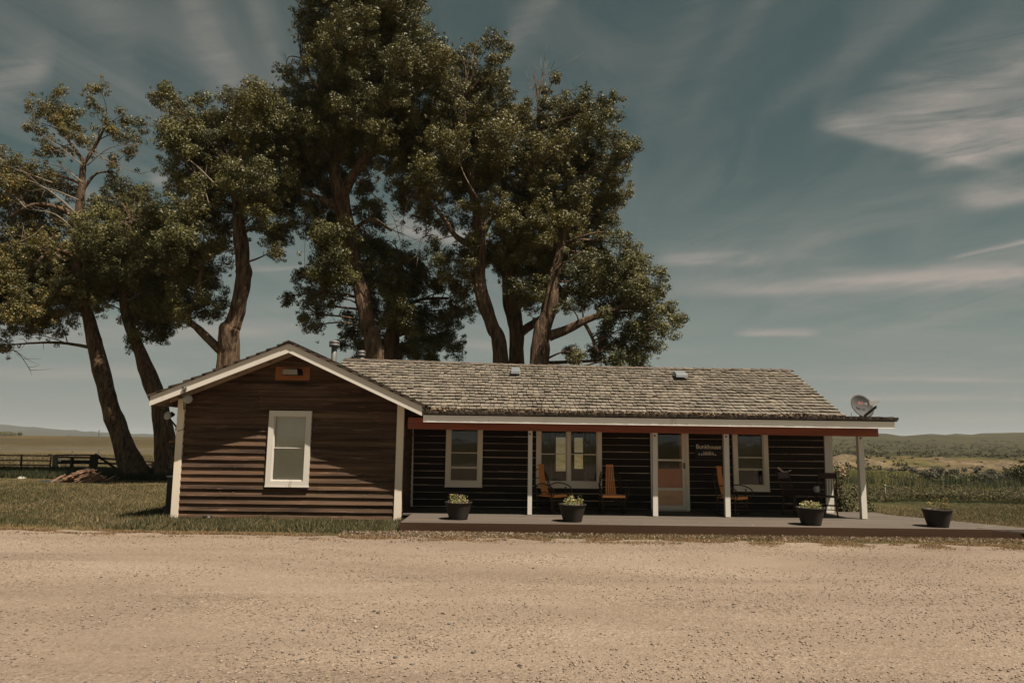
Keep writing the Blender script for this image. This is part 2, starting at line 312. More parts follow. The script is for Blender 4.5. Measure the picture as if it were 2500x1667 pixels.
def build_ground():
    a1 = np.linspace(-50, 50, 330); a2 = np.linspace(50, 310, 60)[1:-1]; A = np.radians(np.concatenate([a1, a2])); nA = len(A)
    Rr = np.unique(np.concatenate([np.linspace(1, 14, 14), np.geomspace(14.3, 9000, 330), np.linspace(84, 150, 90)]).round(2)); nR = len(Rr)
    AA, RR = np.meshgrid(A, Rr); X = RR*np.sin(AA); Y = RR*np.cos(AA); Z = terrain_z(X, Y)
    small = cells(X, Y, .11, 3); ux = X/np.maximum(np.abs(Y), 1)
    Z = Z + np.where((RR > 20) & (RR < 140), small*.07, 0)
    n4 = cells(X, Y, .35, 9); n5 = np.array([mn.noise(Vector((x*.16, y*.05, 4))) for x, y in zip(X.ravel(), Y.ravel())]).reshape(X.shape)
    n2b = cells(X, Y*.4, .9, 6)
    bank = np.clip(1-np.abs(Y+n5*9-93)/6, 0, 1)*(ux > .3)
    Z = Z + bank*(n4*.8+.5*np.abs(n2b)) + (ux > .3)*np.clip((Y-97)/10, 0, 1)*np.clip((420-Y)/200, 0, 1)*n4*.35
    # colours of the ground cover itself (kinds of grass, dry earth), by place
    C = np.zeros(X.shape+(3,)); def_g = np.array([.150, .128, .060])
    def lay(mask, c): C[:] = C*(1-mask[..., None]) + np.array(c)*mask[..., None]
    C[:] = def_g
    n1 = cells(X, Y, .09, 1); n2 = cells(X, Y*1.0, .4, 2)
    lay(np.clip(n1*2.2+.2, 0, 1)*.7, (.205, .150, .078)); lay(np.clip(n2*2, 0, 1)*.5, (.105, .100, .045))
    far = lambda y0, y1, s=4: 1/(1+np.exp(-np.clip((Y+n5*s*3-y0)/s, -30, 30)))*(1/(1+np.exp(np.clip((Y+n5*s*3-y1)/s, -30, 30))))
    right = (ux > .3)*1.0; left = (ux <= .3)*1.0
    lay(right*far(24, 33, .6), (.075, .085, .035)); lay(right*far(33, 42, 1.5)*.9, (.24, .18, .105)); lay(right*far(42, 86, 2), (.095, .09, .036))
    lay(right*far(45, 86, 2)*np.clip(n1*3, 0, 1), (.10, .10, .045))
    lay(right*np.clip((Y-100)/10, 0, 1), (.078, .074, .042)); lay(right*np.clip((Y-100)/10, 0, 1)*np.clip(n5*3, 0, 1)*.7*np.clip((600-Y)/300, 0, 1), (.052, .052, .03))
    lay(np.clip(bank*1.6, 0, 1)*np.clip(.75+n4*1.5, 0, 1), (.23, .18, .125))
    lay(right*far(430, 900, 30)*.5, (.085, .077, .042))
    lay(left*far(48, 75, 4)*.6, (.10, .088, .045)); lay(left*far(100, 175, 6)*.9, (.115, .102, .08)); lay(left*far(60, 100, 5)*.7, (.115, .095, .052))
    lay(left*far(175, 600, 12)*.9, (.088, .070, .038)); lay(left*far(350, 700, 20)*np.exp(-((ux+.67)/.04)**2), (.13, .095, .032))
    lay(left*far(700, 1500, 40), (.12, .105, .07)); lay(np.clip((Y-1600)/300, 0, 1), (.088, .088, .074))
    V = np.concatenate([np.stack([X, Y, Z], -1).reshape(-1, 3), [[0, 0, 0]]]); Cc = np.concatenate([C.reshape(-1, 3), [def_g]])
    i = np.arange(nR-1)[:, None]*nA; j = np.arange(nA)[None]; j2 = (j+1) % nA
    Fq = np.stack([i+j, i+j2, i+nA+j2, i+nA+j], -1).reshape(-1, 4)
    Ft = np.stack([np.arange(nA), (np.arange(nA)+1) % nA, np.full(nA, nR*nA)], -1); Fq = np.concatenate([Fq, np.concatenate([Ft, Ft[:, 2:]], 1)])[:-nA]
    me = np_mesh('ground', V, Fq[:, ::-1], Cc, True)
    m, nt, b, out = base_mat('meadow_ground'); tc = nn(nt, 'ShaderNodeTexCoord').outputs['Object']
    a = nn(nt, 'ShaderNodeAttribute', attribute_name='col'); f = ramp(nt, noise(nt, tc, 2.2, 9, .75), [(.3, (.33, .33, .33)), (.7, (.87, .83, .80))])
    col = mixc(nt, 1, a.outputs[0], f, 'MULTIPLY'); f2 = ramp(nt, noise(nt, tc, .06, 10, .8), [(.35, (.72, .74, .72)), (.65, (1.3, 1.25, 1.2))]); col = mixc(nt, 1, col, f2, 'MULTIPLY')
    f3 = ramp(nt, noise(nt, tc, .011, 10, .8, (1, .35, 1)), [(.36, (.66, .68, .66)), (.64, (1.35, 1.3, 1.22))]); col = mixc(nt, 1, col, f3, 'MULTIPLY')
    f4 = ramp(nt, noise(nt, tc, .45, 8, .8, (1, .5, 3)), [(.42, (.62, .62, .60)), (.6, (1.2, 1.2, 1.18))]); col = mixc(nt, .8, col, f4, 'MULTIPLY')
    nt.links.new(col, b.inputs['Base Color']); b.inputs['Roughness'].default_value = .95; b.inputs['Specular IOR Level'].default_value = .1
    bn = nn(nt, 'ShaderNodeBump'); bn.inputs['Strength'].default_value = .8; bn.inputs['Distance'].default_value = .12; nt.links.new(noise(nt, tc, 6, 8, .7), bn.inputs['Height']); nt.links.new(bn.outputs[0], b.inputs['Normal'])
    tag(link('ground', me, m), kind='structure', label='grassy meadow and rolling plain reaching the far hills')
build_ground()

_GE = np.array([PZ(a, b, 0)[:2] for a, b in ((-200, 1288), (0, 1291), (300, 1298), (600, 1303), (900, 1310), (1300, 1315), (1900, 1322), (2500, 1334), (2700, 1338))])
def gravel_edge(x):
    e = float(np.interp(x, _GE[:, 0], _GE[:, 1]))
    return e + .12*mn.noise(Vector((x*.5, 0, 5))) + .12*mn.noise(Vector((x*2.7, 0, 8))) + .10*mn.noise(Vector((x*11, 0, 2)))
def build_gravel():
    xs = np.arange(-40, 40, .06); top = np.array([gravel_edge(x) for x in xs]); rows = [-25, 0, 4, 6, 8, 10, 11.5, 12.6, 13.2]
    V = []; n = len(xs)
    for r in rows: V += [(x, r, .006) for x in xs]
    V += [(x, t, .006) for x, t in zip(xs, top)]
    V = np.array(V); k = len(rows)
    i = np.arange(k)[:, None]*n; j = np.arange(n-1)[None]
    Fq = np.stack([i+j, i+j+1, i+n+j+1, i+n+j], -1).reshape(-1, 4)
    m, nt, b, out = base_mat('gravel_lot'); tc = nn(nt, 'ShaderNodeTexCoord').outputs['Object']
    c = ramp(nt, noise(nt, tc, .35, 6, .6, (.6, 1.5, 1)), [(.35, (.190, .144, .107)), (.65, (.230, .177, .134))])
    v = nn(nt, 'ShaderNodeTexVoronoi'); v.inputs['Scale'].default_value = 42; nt.links.new(tc, v.inputs['Vector'])
    vc = nn(nt, 'ShaderNodeSeparateColor'); nt.links.new(v.outputs['Color'], vc.inputs[0])
    st = ramp(nt, vc.outputs[0], [(0, (.45, .42, .38)), (.14, (.84, .84, .83)), (.5, (1, 1, 1)), (.82, (1.03, 1.03, 1.03)), (1, (1.45, 1.45, 1.42))])
    pat = ramp(nt, noise(nt, tc, .5, 5, .6, (.7, 1.3, 1)), [(.35, (.15, .15, .15)), (.62, (1, 1, 1))])
    c = mixc(nt, pat, c, mixc(nt, 1, c, st, 'MULTIPLY'))
    g = ramp(nt, noise(nt, tc, 14, 8, .8), [(.3, (.82, .81, .80)), (.7, (1.16, 1.16, 1.16))]); c = mixc(nt, 1, c, g, 'MULTIPLY')
    g2 = ramp(nt, noise(nt, tc, .22, 7, .7, (.45, 1.8, 1), .6), [(.38, (.86, .85, .84)), (.6, (1.09, 1.09, 1.09))]); c = mixc(nt, 1, c, g2, 'MULTIPLY')
    sp = nn(nt, 'ShaderNodeSeparateXYZ'); nt.links.new(tc, sp.inputs[0])
    nt.links.new(c, b.inputs['Base Color']); b.inputs['Roughness'].default_value = .95; b.inputs['Specular IOR Level'].default_value = .15
    bn = nn(nt, 'ShaderNodeBump'); bn.inputs['Strength'].default_value = .55; bn.inputs['Distance'].default_value = .016; nt.links.new(v.outputs['Distance'], bn.inputs['Height'])
    b2 = nn(nt, 'ShaderNodeBump'); b2.inputs['Strength'].default_value = .7; b2.inputs['Distance'].default_value = .03; nt.links.new(noise(nt, tc, 9, 8, .75), b2.inputs['Height']); nt.links.new(bn.outputs[0], b2.inputs['Normal']); nt.links.new(b2.outputs[0], b.inputs['Normal'])
    tag(link('gravel_lot', np_mesh('gravel_lot', V, Fq), m), kind='structure', label='pale tan gravel parking lot in front of the bunkhouse')
build_gravel()

# ------------------------------------------------------------------ scatter helpers (uncountable cover)
def blades(name, label, cat, X, Y, h, w, cols, lean=.5, z=None, mat=None, parent=None):
    n = len(X); z = terrain_z(X, Y) if z is None else z
    a = RNG.uniform(0, 2*np.pi, n); b = RNG.uniform(0, 2*np.pi, n); l = RNG.uniform(0, lean, n)*h
    base = np.stack([X, Y, z], -1); s = np.stack([np.cos(a), np.sin(a), np.zeros(n)], -1)*(w/2)[:, None]
    tip = base+np.stack([np.cos(b)*l, np.sin(b)*l, h], -1)
    V = np.stack([base-s, base+s, tip], 1).reshape(-1, 3); Fc = np.arange(3*n).reshape(-1, 3)
    C = np.repeat(cols*1.45, 3, axis=0); me = np_mesh(name, V, Fc, C)
    return tag(link(name, me, mat or M['blade'], parent), label, cat, None, 'stuff')
def palette(n, *cs):
    cs = np.array(cs); i = RNG.integers(0, len(cs), n); return cs[i]*RNG.uniform(.75, 1.25, (n, 1))
def flakes(name, label, cat, Pts, size, cols, mat, flat=.35, parent=None, kind='stuff'):
    n = len(Pts); nr = RNG.normal(0, flat, (n, 3)); nr[:, 2] = 1; nr /= np.linalg.norm(nr, axis=1)[:, None]
    t = RNG.normal(0, 1, (n, 3)); u_ = np.cross(nr, t); u_ /= np.linalg.norm(u_, axis=1)[:, None]; v_ = np.cross(nr, u_); s = size[:, None]
    V = np.stack([Pts-u_*s, Pts-v_*s*.6, Pts+u_*s, Pts+v_*s*.6], 1).reshape(-1, 3)
    me = np_mesh(name, V, np.arange(4*n).reshape(-1, 4), np.repeat(cols, 4, axis=0)); o = link(name, me, mat, parent); return tag(o, label, cat, None, kind)
G1, G2, G3, STR, DRY = (.120, .115, .048), (.155, .135, .062), (.090, .095, .040), (.30, .23, .125), (.36, .20, .09)
# lawn on the left
n = 120000; Y = 14.3+(RNG.random(n)**1.7)*17; X = RNG.uniform(-1, 0, n)*(.78*Y+1)
keep = (X < -8.25+0*Y) | (Y < 16.75); X = X[keep]; Y = Y[keep]; keep = (X < -2.1) & (Y > np.array([gravel_edge(x) for x in X])-.05); X = X[keep]; Y = Y[keep]
dn = np.array([mn.noise(Vector((x*.35, y*.35, 2))) for x, y in zip(X, Y)])
eg = Y-np.array([gravel_edge(x) for x in X]); k = RNG.random(len(X)) < np.clip(.12+eg/1.1+.35*dn, 0, 1); X, Y, dn, eg = X[k], Y[k], dn[k], eg[k]
cl = np.where((dn+RNG.normal(0, .28, len(X)) > .02)[:, None], palette(len(X), G2, STR, STR), palette(len(X), G1, G2, G3)); edge = (RNG.random(len(X)) < np.clip(.9-eg/.8, 0, 1))[:, None]; cl = np.where(edge, palette(len(X), DRY, STR), cl)
blades('lawn_grass', 'short green and straw lawn grass left of the cabin', 'grass', X, Y, RNG.uniform(.02, .075, len(X))*np.clip(.35+eg/1.2, .3, 1.1)*(1+.6*((Y > 15.9) & (X > -9.5))), np.full(len(X), .012)*(1+Y/25), cl, .8)
# lawn on the right, behind the deck
n = 60000; Y = 16.2+(RNG.random(n)**1.5)*9; X = 8+RNG.random(n)*(.8*Y-6); keep = (Y > 19.6-(X-8.6)*.48) & (Y > 14.9); X = X[keep]; Y = Y[keep]
dn = np.array([mn.noise(Vector((x*.3, y*.6, 7))) for x, y in zip(X, Y)]); cl = np.where((dn > .1)[:, None], palette(len(X), G2, STR, STR), palette(len(X), G1, G2, STR))
blades('mown_grass', 'mown green grass behind the right end of the deck', 'grass', X, Y, RNG.uniform(.03, .09, len(X)), np.full(len(X), .02), cl, .8)
# tall weeds and reeds beyond
n = 45000; Y = RNG.uniform(24.2, 29.5, n); X = RNG.uniform(.36, .80, n)*Y; b_ = np.array([mn.noise(Vector((x*.8, y*.8, 1))) for x, y in zip(X, Y)])
lim = 25.3+1.2*np.array([mn.noise(Vector((x*.5, 0, 1))) for x in X]); k = Y > lim; X, Y, b_ = X[k], Y[k], b_[k]
flakes('tall_weeds', 'band of leafy dark green weeds beyond the mown grass', 'weeds', np.stack([X, Y, .02+RNG.random(len(X))**.7*.27*(.45+np.clip(b_+.35, 0, 1))*np.clip((Y-24)/1.5, .2, 1)], -1), RNG.uniform(.02, .055, len(X)), palette(len(X), (.10, .105, .042), (.18, .155, .065), (.09, .09, .04), (.28, .215, .115)), M['blade'], .9)
n = 36000; Y = RNG.uniform(29.5, 84, n); X = RNG.uniform(.36, .80, n)*Y; b_ = np.array([mn.noise(Vector((x*.12, y*.07, 5))) for x, y in zip(X, Y)])
cl = np.where((b_+RNG.normal(0, .25, n) > .05)[:, None], palette(n, (.27, .235, .075), (.21, .20, .07)), palette(n, (.30, .235, .12), (.22, .19, .08)))
blades('meadow_grass', 'yellow green meadow grass in the creek bottom', 'grass', X, Y, RNG.uniform(.12, .38, n)*(1+b_), np.full(n, .10), cl, .6)
n = 900; ctr = RNG.uniform(0, 1, (14, 2)); ci = RNG.integers(0, 14, n); Y = 42+ctr[ci, 1]*14+RNG.normal(0, .6, n); X = (.46+ctr[ci, 0]*.28)*Y+RNG.normal(0, .7, n)
blades('reeds', 'dark blue green reed clumps standing in the creek bottom', 'reeds', X, Y, RNG.uniform(.6, 1.2, n), np.full(n, .06), palette(n, (.08, .095, .055), (.12, .125, .06)), .2)
# low brush dotted over the bank and the plateau
nb = 1500; Yb = 88+RNG.random(nb)**1.6*420; Xb = RNG.uniform(.36, .82, nb)*Yb; bb = np.array([mn.noise(Vector((x*.03, y*.012, 5))) for x, y in zip(Xb, Yb)]); kk = bb > RNG.uniform(-.4, .4, nb); Xb, Yb = Xb[kk], Yb[kk]; nb = len(Xb)
rb = RNG.uniform(.2, .55, nb)*(1+Yb/300); ii = np.repeat(np.arange(nb), 12); dd = RNG.normal(0, .5, (len(ii), 3)); dd[:, 2] = np.abs(dd[:, 2])*.7
pb = np.stack([Xb, Yb, terrain_z(Xb, Yb)], -1)[ii]+dd*rb[ii][:, None]
flakes('low_brush', 'dark low brush dotted over the far bank and plateau', 'brush', pb, rb[ii]*.4, palette(nb, (.10, .095, .055), (.13, .12, .07), (.08, .078, .048))[ii], M['blade'], .9)
# dark growth along the fence at left
n = 26000; Y = RNG.uniform(31.5, 37.5, n); X = RNG.uniform(-.80, -.46, n)*Y
blades('fence_weeds', 'dark green weeds along the foot of the fence', 'weeds', X, Y, RNG.uniform(.1, .4, n), np.full(n, .05), palette(n, (.06, .065, .028), (.085, .085, .035)), .7)
n = 40000; Y = RNG.uniform(38.5, 75, n); X = RNG.uniform(-.82, -.42, n)*Y
blades('field_grass', 'dry straw grass in the field beyond the fence', 'grass', X, Y, RNG.uniform(.1, .3, n), np.full(n, .07), palette(n, (.24, .19, .10), (.18, .155, .07), (.30, .22, .12)), .7)
# foundation weeds in front of wing and deck
n = 15000; X = RNG.uniform(-8.6, -2.2, n); Y = 16.55-RNG.random(n)**1.5*1.7; hh = RNG.uniform(.02, .13, n)*(.5+1.2*np.clip(.5+np.array([mn.noise(Vector((x*2.2, 0, 3))) for x in X]), 0, 1))
blades('foundation_weeds', 'ragged green weeds along the foot of the cabin wing', 'weeds', X, Y, hh, np.full(n, .025), palette(n, G1, G2, G3, STR), .9)
n = 9000; X = RNG.uniform(-2.7, 10.8, n); Y = 14.9-np.abs(RNG.normal(0, .24, n))-.25*np.clip(-X/3, 0, 1)*RNG.random(n)
cl = palette(n, G1, STR, DRY, STR)
blades('deck_edge_weeds', 'sparse dry weeds along the front skirt of the deck', 'weeds', X, Y, RNG.uniform(.02, .09, n), np.full(n, .018), cl, 1.0)
n = 42000; X = RNG.uniform(-13, 11, n); Y = np.array([gravel_edge(x) for x in X])-np.abs(RNG.normal(0, .30, n))+.05
k = np.array([mn.noise(Vector((x*1.3, y*3, 3))) for x, y in zip(X, Y)]) > .02; X, Y = X[k], Y[k]
blades('dry_edge_grass', 'rust brown dry grass straggling onto the gravel edge', 'grass', X, Y, RNG.uniform(.010, .05, len(X)), np.full(len(X), .02), palette(len(X), (.30, .17, .08), (.36, .22, .11), (.20, .15, .07), (.42, .31, .19)), 2.2, z=np.full(len(X), .008))
# fallen leaves
n = 6500; X = np.concatenate([RNG.normal(-1.7, 1.0, 3200), RNG.uniform(-2.6, 10.8, n-3200)]); X = np.clip(X, -3.4, 11.5); Y = 14.92-np.abs(RNG.normal(0, .26, n))*np.where(X < 0, 1.35, 1)
flakes('fallen_leaves', 'pale dry leaves drifted along the front edge of the deck', 'leaves', np.stack([X, Y, RNG.uniform(.015, .06, n)], -1), RNG.uniform(.012, .03, n), palette(n, (.50, .36, .25), (.38, .25, .15), (.58, .46, .34)), M['blade'], .8)
# stones on the lot
def stones(n, yr, sz, name, label, cols):
    Y = yr[0]+RNG.random(n)**1.3*(yr[1]-yr[0]); X = RNG.uniform(-.80, .80, n)*Y; dn = np.array([mn.noise(Vector((x*.45, y*.8, 6))) for x, y in zip(X, Y)]); k = dn > RNG.uniform(-.45, .35, n); X, Y = X[k], Y[k]; n = len(X)
    oc = np.array([(1, 0, 0), (0, 1, 0), (-1, 0, 0), (0, -1, 0), (0, 0, 1), (0, 0, -1)], float); F0 = np.array([(0, 1, 4), (1, 2, 4), (2, 3, 4), (3, 0, 4), (1, 0, 5), (2, 1, 5), (3, 2, 5), (0, 3, 5)])
    s = sz[0]+RNG.random(n)**3*(sz[1]-sz[0]); a = RNG.uniform(0, 6.28, n); sc = RNG.uniform(.6, 1.2, (n, 6, 3)); V = oc[None]*sc*s[:, None, None]; V[..., 2] *= .6
    x = V[..., 0]*np.cos(a)[:, None]-V[..., 1]*np.sin(a)[:, None]; y = V[..., 0]*np.sin(a)[:, None]+V[..., 1]*np.cos(a)[:, None]
    V = np.stack([x+X[:, None], y+Y[:, None], V[..., 2]+.008+s[:, None]*.18], -1).reshape(-1, 3); Fc = (F0[None]+np.arange(n)[:, None, None]*6).reshape(-1, 3)
    tag(link(name, np_mesh(name, V, Fc, np.repeat(palette(n, *cols), 6, axis=0)), M['pebble']), label, 'gravel', None, 'stuff')
stones(60000, (4.6, 14.4), (.004, .019), 'loose_stones', 'small loose stones strewn over the gravel lot', ((.42, .32, .23), (.36, .27, .19), (.54, .43, .32), (.30, .22, .16), (.45, .35, .26)))
stones(1000, (4.8, 14), (.009, .030), 'dark_stones', 'sparse larger dark stones on the gravel lot', ((.14, .10, .075), (.20, .15, .11), (.50, .42, .33), (.20, .19, .18)))

# ------------------------------------------------------------------ the bunkhouse
house = thing('bunkhouse', 'long brown clapboard bunkhouse with shake roof, gabled wing and open front porch', 'house', (-1, 18, 0))
YW, YP, YF, YB = 16.75, 18.2, 16.2, 16.75          # wing wall, porch wall, fascia, posts
YR = 16.15                                        # wing rake boards
WX0 = P(428, 1125, YW)[0]; WX1 = P(984, 1125, YW)[0]
ap = P(707, 838, YR); le = P(368, 967, YR); re_ = P(1031, 991, YR)
def roofz_w(x):  # top of rake board, wing
    return np.interp(x, [le[0], ap[0], re_[0]], [le[2], ap[2], re_[2]])
# wing siding
def tone(lo=.8, hi=1.15):
    t = random.uniform(lo, hi); return (t*random.uniform(.97, 1.05), t, t*random.uniform(.95, 1.03))
def siding(mb, xa, xb, z0, z1, y, pitch, butt, openings=(), top=None, wav=.004, tones=(.8, 1.15), flat=.001):
    z = z0; k = 0
    while z < z1-.02:
        zt = min(z+pitch, z1); a, b = xa, xb
        if top is not None:
            if max(top(t) for t in np.linspace(xa, xb, 200)) <= (z+zt)/2+.02: break
            for t in np.linspace(xa, xb, 400):
                if top(t) > (z+zt)/2: a = t; break
            for t in np.linspace(xb, xa, 400):
                if top(t) > (z+zt)/2: b = t; break
            if b-a < .1: break
        cuts = [(a, b)]
        for (o0, o1, q0, q1) in openings:
            zc = (z+zt)/2
            if q0-.05 < zc < q1+.05:
                nc = []
                for (s0, s1) in cuts:
                    if o1 <= s0 or o0 >= s1: nc.append((s0, s1)); continue
                    if o0 > s0: nc.append((s0, o0))
                    if o1 < s1: nc.append((o1, s1))
                cuts = nc
        for (s0, s1) in cuts:
            x = s0
            while x < s1-1e-3:
                L = random.uniform(1.6, 3.6); e = min(x+L, s1)
                if s1-e < .5: e = s1
                n = max(1, int((e-x)/.3)); c = tone(*tones); off = random.uniform(-.002, .002); bt = butt+random.uniform(-.003, .003)
                xs = np.linspace(x, e, n+1); vs = []
                for q in xs:
                    dz = wav*mn.noise(Vector((q*1.3, k*7.1, 0)))*2+off; zb = z+dz
                    vs += [(q, y-bt, zb), (q, y-flat, zt+.012), (q, y, zb), ]
                fs = []
                for i in range(n):
                    A = i*3; B = A+3; fs += [(A, B, B+1, A+1), (A+2, B+2, B, A)]
                fs += [(0, 1, 2), (3*n+2, 3*n+1, 3*n)]
                mb.add(vs, fs, c); x = e+.002
        z = zt; k += 1
ZW0 = P(700, 1266, YW)[2]
wx0 = P(655.7, 1090, YW)[0]; wx1 = P(759.6, 1090, YW)[0]; wz1 = P(707, 1003, YW)[2]; wz0 = P(705, 1186, YW)[2]
def wall_sheet(mb, xa, xb, z0, z1, y, openings):
    xs = sorted({xa, xb, *[v for o in openings for v in o[:2]]}); zs = sorted({z0, z1, *[v for o in openings for v in o[2:]]})
    for i in range(len(xs)-1):
        for j in range(len(zs)-1):
            cx = (xs[i]+xs[i+1])/2; cz = (zs[j]+zs[j+1])/2
            if any(o[0] < cx < o[1] and o[2] < cz < o[3] for o in openings): continue
            mb.poly([(xs[i], y, zs[j]), (xs[i+1], y, zs[j]), (xs[i+1], y, zs[j+1]), (xs[i], y, zs[j+1])])
win_op = (wx0+.125, wx1-.125, wz0+.12, wz1-.11)
mb = MB(); siding(mb, WX0+.06, WX1-.06, ZW0, 4.0, YW, .168, .058, [win_op], top=lambda x: roofz_w(x)-.20, tones=(.78, 1.25))
mb.build('clapboard_siding', M['siding'], house)
mb = MB(); wall_sheet(mb, WX0, WX1, .05, 2.45, YW+.02, [win_op])
gp = [(WX0, YW+.02, 2.45), (WX1, YW+.02, 2.45), (WX1, YW+.02, roofz_w(WX1)-.14), (ap[0], YW+.02, ap[2]-.14), (WX0, YW+.02, roofz_w(WX0)-.14)]; mb.poly(gp)
YWB = 23.0
mb.poly([(WX0, YW+.02, .05), (WX0, YWB, .05), (WX0, YWB, roofz_w(WX0)-.14), (WX0, YW+.02, roofz_w(WX0)-.14)])
mb.poly([(WX0, YWB, .05), (WX1, YWB, .05), (WX1, YWB, roofz_w(WX1)-.14), (ap[0], YWB, ap[2]-.14), (WX0, YWB, roofz_w(WX0)-.14)])
mb.poly([(WX1, YW+.02, .05), (WX1, YP+.05, .05), (WX1, YP+.05, roofz_w(WX1)-.14), (WX1, YW+.02, roofz_w(WX1)-.14)])
mb.poly([(WX1, YP+.05, .05), (WX1, YWB, .05), (WX1, YWB, roofz_w(WX1)-.14), (WX1, YP+.05, roofz_w(WX1)-.14)])
mb.build('wall', M['siding'], house)
rn = random.Random(4); mb = MB()
for _ in range(26):
    x = rn.uniform(WX0+.3, WX1-.3); z_ = rn.uniform(.4, 2.9)
    if win_op[0]-.2 < x < win_op[1]+.2: continue
    s_ = rn.uniform(.006, .013); mb.box(x, x+s_, YW-.062, YW-.03, z_, z_+s_)
mb.build('paint_flecks', M['lnb'], house)
# side siding of the wing (right side, return to the porch wall)
mb = MB(); z = .25
while z < 2.75:
    c = tone(.9, 1.2); a, b = YW+.03, YP
    mb.add([(WX1+.022, a, z), (WX1+.022, b, z), (WX1+.002, b, z+.17), (WX1+.002, a, z+.17), (WX1, a, z), (WX1, b, z)], [(0, 1, 2, 3), (4, 5, 1, 0), (0, 3, 4)], c); z += .16
mb.build('clapboard_siding', M['siding'], house)
# corner boards
def cboard(name, xt, yt, xb, yb, Y, w, d, mat, par=house, pad=0):
    a = P(xb, yb, Y); b = P(xt, yt, Y); mb = MB()
    mb.hexa([(a[0]-w/2, Y-d, a[2]), (a[0]+w/2, Y-d, a[2]), (a[0]+w/2, Y+pad, a[2]), (a[0]-w/2, Y+pad, a[2]), (b[0]-w/2, Y-d, b[2]), (b[0]+w/2, Y-d, b[2]), (b[0]+w/2, Y+pad, b[2]), (b[0]-w/2, Y+pad, b[2])])
    return mb.build(name, mat, par)
cboard('corner_board', 446, 972, 426, 1270, YW-.03, .165, .045, M['cream'], pad=.06)
cboard('corner_board', 980, 975, 970, 1271, YW-.03, .165, .045, M['cream'], pad=.06)
cboard('corner_board', 1005, 1040, 1002.5, 1236, YP-.02, .10, .03, M['cream'], pad=.03)
# rake boards
FH = .225
def rake(p, q, h, Y0, Y1, mat, name='rake_board'):
    mb = MB(); mb.hexa([(p[0], Y0, p[2]-h), (q[0], Y0, q[2]-h), (q[0], Y1, q[2]-h), (p[0], Y1, p[2]-h), (p[0], Y0, p[2]), (q[0], Y0, q[2]), (q[0], Y1, q[2]), (p[0], Y1, p[2])]); return mb.build(name, mat, house)
apL = ap-np.array([.002, 0, 0]); apR = ap+np.array([.002, 0, 0])
rake(le, apL, FH, YR-.03, YR, M['white']); rake(apR, re_, FH, YR-.03, YR, M['white'])
# rafter tail boards behind rake + soffit boards
mb = MB()
for (p, q) in ((le, apL), (apR, re_)):
    for s in (0, 1):
        y0, y1 = YR+.003, YW-.035
        zz = .035
        mb.hexa([(p[0], y0, p[2]-zz-.025), (q[0], y0, q[2]-zz-.025), (q[0], y1, q[2]-zz-.025), (p[0], y1, p[2]-zz-.025), (p[0], y0, p[2]-zz), (q[0], y0, q[2]-zz), (q[0], y1, q[2]-zz), (p[0], y1, p[2]-zz)]); break
mb.build('soffit', M['soffit'], house)
mb = MB()
for (p, q) in ((le, apL), (apR, re_)):
    i0 = p if p is le else q; d = (ap-i0)
    a = i0+d*.06; b = ap-(d)*.004; h0, h1 = .065, .20; y0, y1 = YW-.075, YW-.030
    if p is not le: a, b = b, a
    mb.hexa([(a[0], y0, a[2]-h1), (b[0], y0, b[2]-h1), (b[0], y1, b[2]-h1), (a[0], y1, a[2]-h1), (a[0], y0, a[2]-h0), (b[0], y0, b[2]-h0), (b[0], y1, b[2]-h0), (a[0], y1, a[2]-h0)])
for t in (.04, .30, .55, .80):    # lookout blocks under the left rake
    a = le+(ap-le)*t; mb.box(a[0], a[0]+.045, YR+.004, YW-.078, a[2]-.17, a[2]-.066)
mb.build('rafter', M['soffit'], house)
# eave side board at left running back
mb = MB(); mb.box(le[0]+.01, le[0]+.04, YR+.01, YWB, le[2]-.20, le[2]-.02); mb.build('eave_board', M['soffit'], house)
mb = MB(); mb.box(re_[0]-.06, re_[0], YR+.004, YP-.5, re_[2]-.2, re_[2]-.01); mb.build('eave_board', M['cream'], house)

# roofs: individual shakes on a slope
def shakes(mb, E0, E1, R0, R1, rows, wmin, wmax, th=.022, lo=.75, hi=1.2, over=.35, sag=None, jag=.03):
    E0, E1, R0, R1 = map(lambda a: Vector(tuple(map(float, a))), (E0, E1, R0, R1))
    nrm = (E1-E0).cross(R0-E0).normalized()
    if nrm.z < 0: nrm = -nrm
    for r in range(rows):
        t0 = r/rows; t1 = (r+1+over)/rows; x = -random.uniform(0, .02); L = (E1-E0).length
        rowoff = random.uniform(-.006, .006)
        while x < L:
            w = random.uniform(wmin, wmax); a = max(x, 0)/L; b = min(x+w-random.uniform(.008, .018), L)/L; x += w
            if b <= a+.002: continue
            j = random.uniform(-jag, jag)*.6/rows*3 + rowoff/ rows
            if random.random() < .03 and r > 0: j += .25/rows
            ta = t0+j; tb = min(t1, 1.01)
            def pt(u_, t, h):
                e = E0.lerp(E1, u_); q = R0.lerp(R1, u_); p = e.lerp(q, t)+nrm*h
                if sag: p.z += sag(u_, t)
                return p
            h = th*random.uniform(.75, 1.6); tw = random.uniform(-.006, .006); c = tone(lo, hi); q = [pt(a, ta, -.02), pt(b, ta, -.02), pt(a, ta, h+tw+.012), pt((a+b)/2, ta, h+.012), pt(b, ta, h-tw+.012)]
            mb.add([q[0], q[1], q[4], q[3], q[2]], [(0, 1, 2, 3, 4)], tuple(v*.55 for v in c))  # butt face darkened in colour, painting the shadow line under each course
            mb.add([pt(a, ta, -.02), pt(b, ta, -.02), pt(b, tb, -.02), pt(a, tb, -.02), pt(a, ta, h+tw+.012), pt((a+b)/2, ta-random.uniform(0, .0035), h+.012+random.uniform(0, .004)), pt(b, ta, h-tw+.012), pt(b, tb, .004), pt(a, tb, .004)],
                   [(0, 1, 6, 5, 4), (4, 5, 6, 7, 8), (1, 2, 7, 6), (3, 0, 4, 8)], c)
YM, YRD = 17.45, 20.9
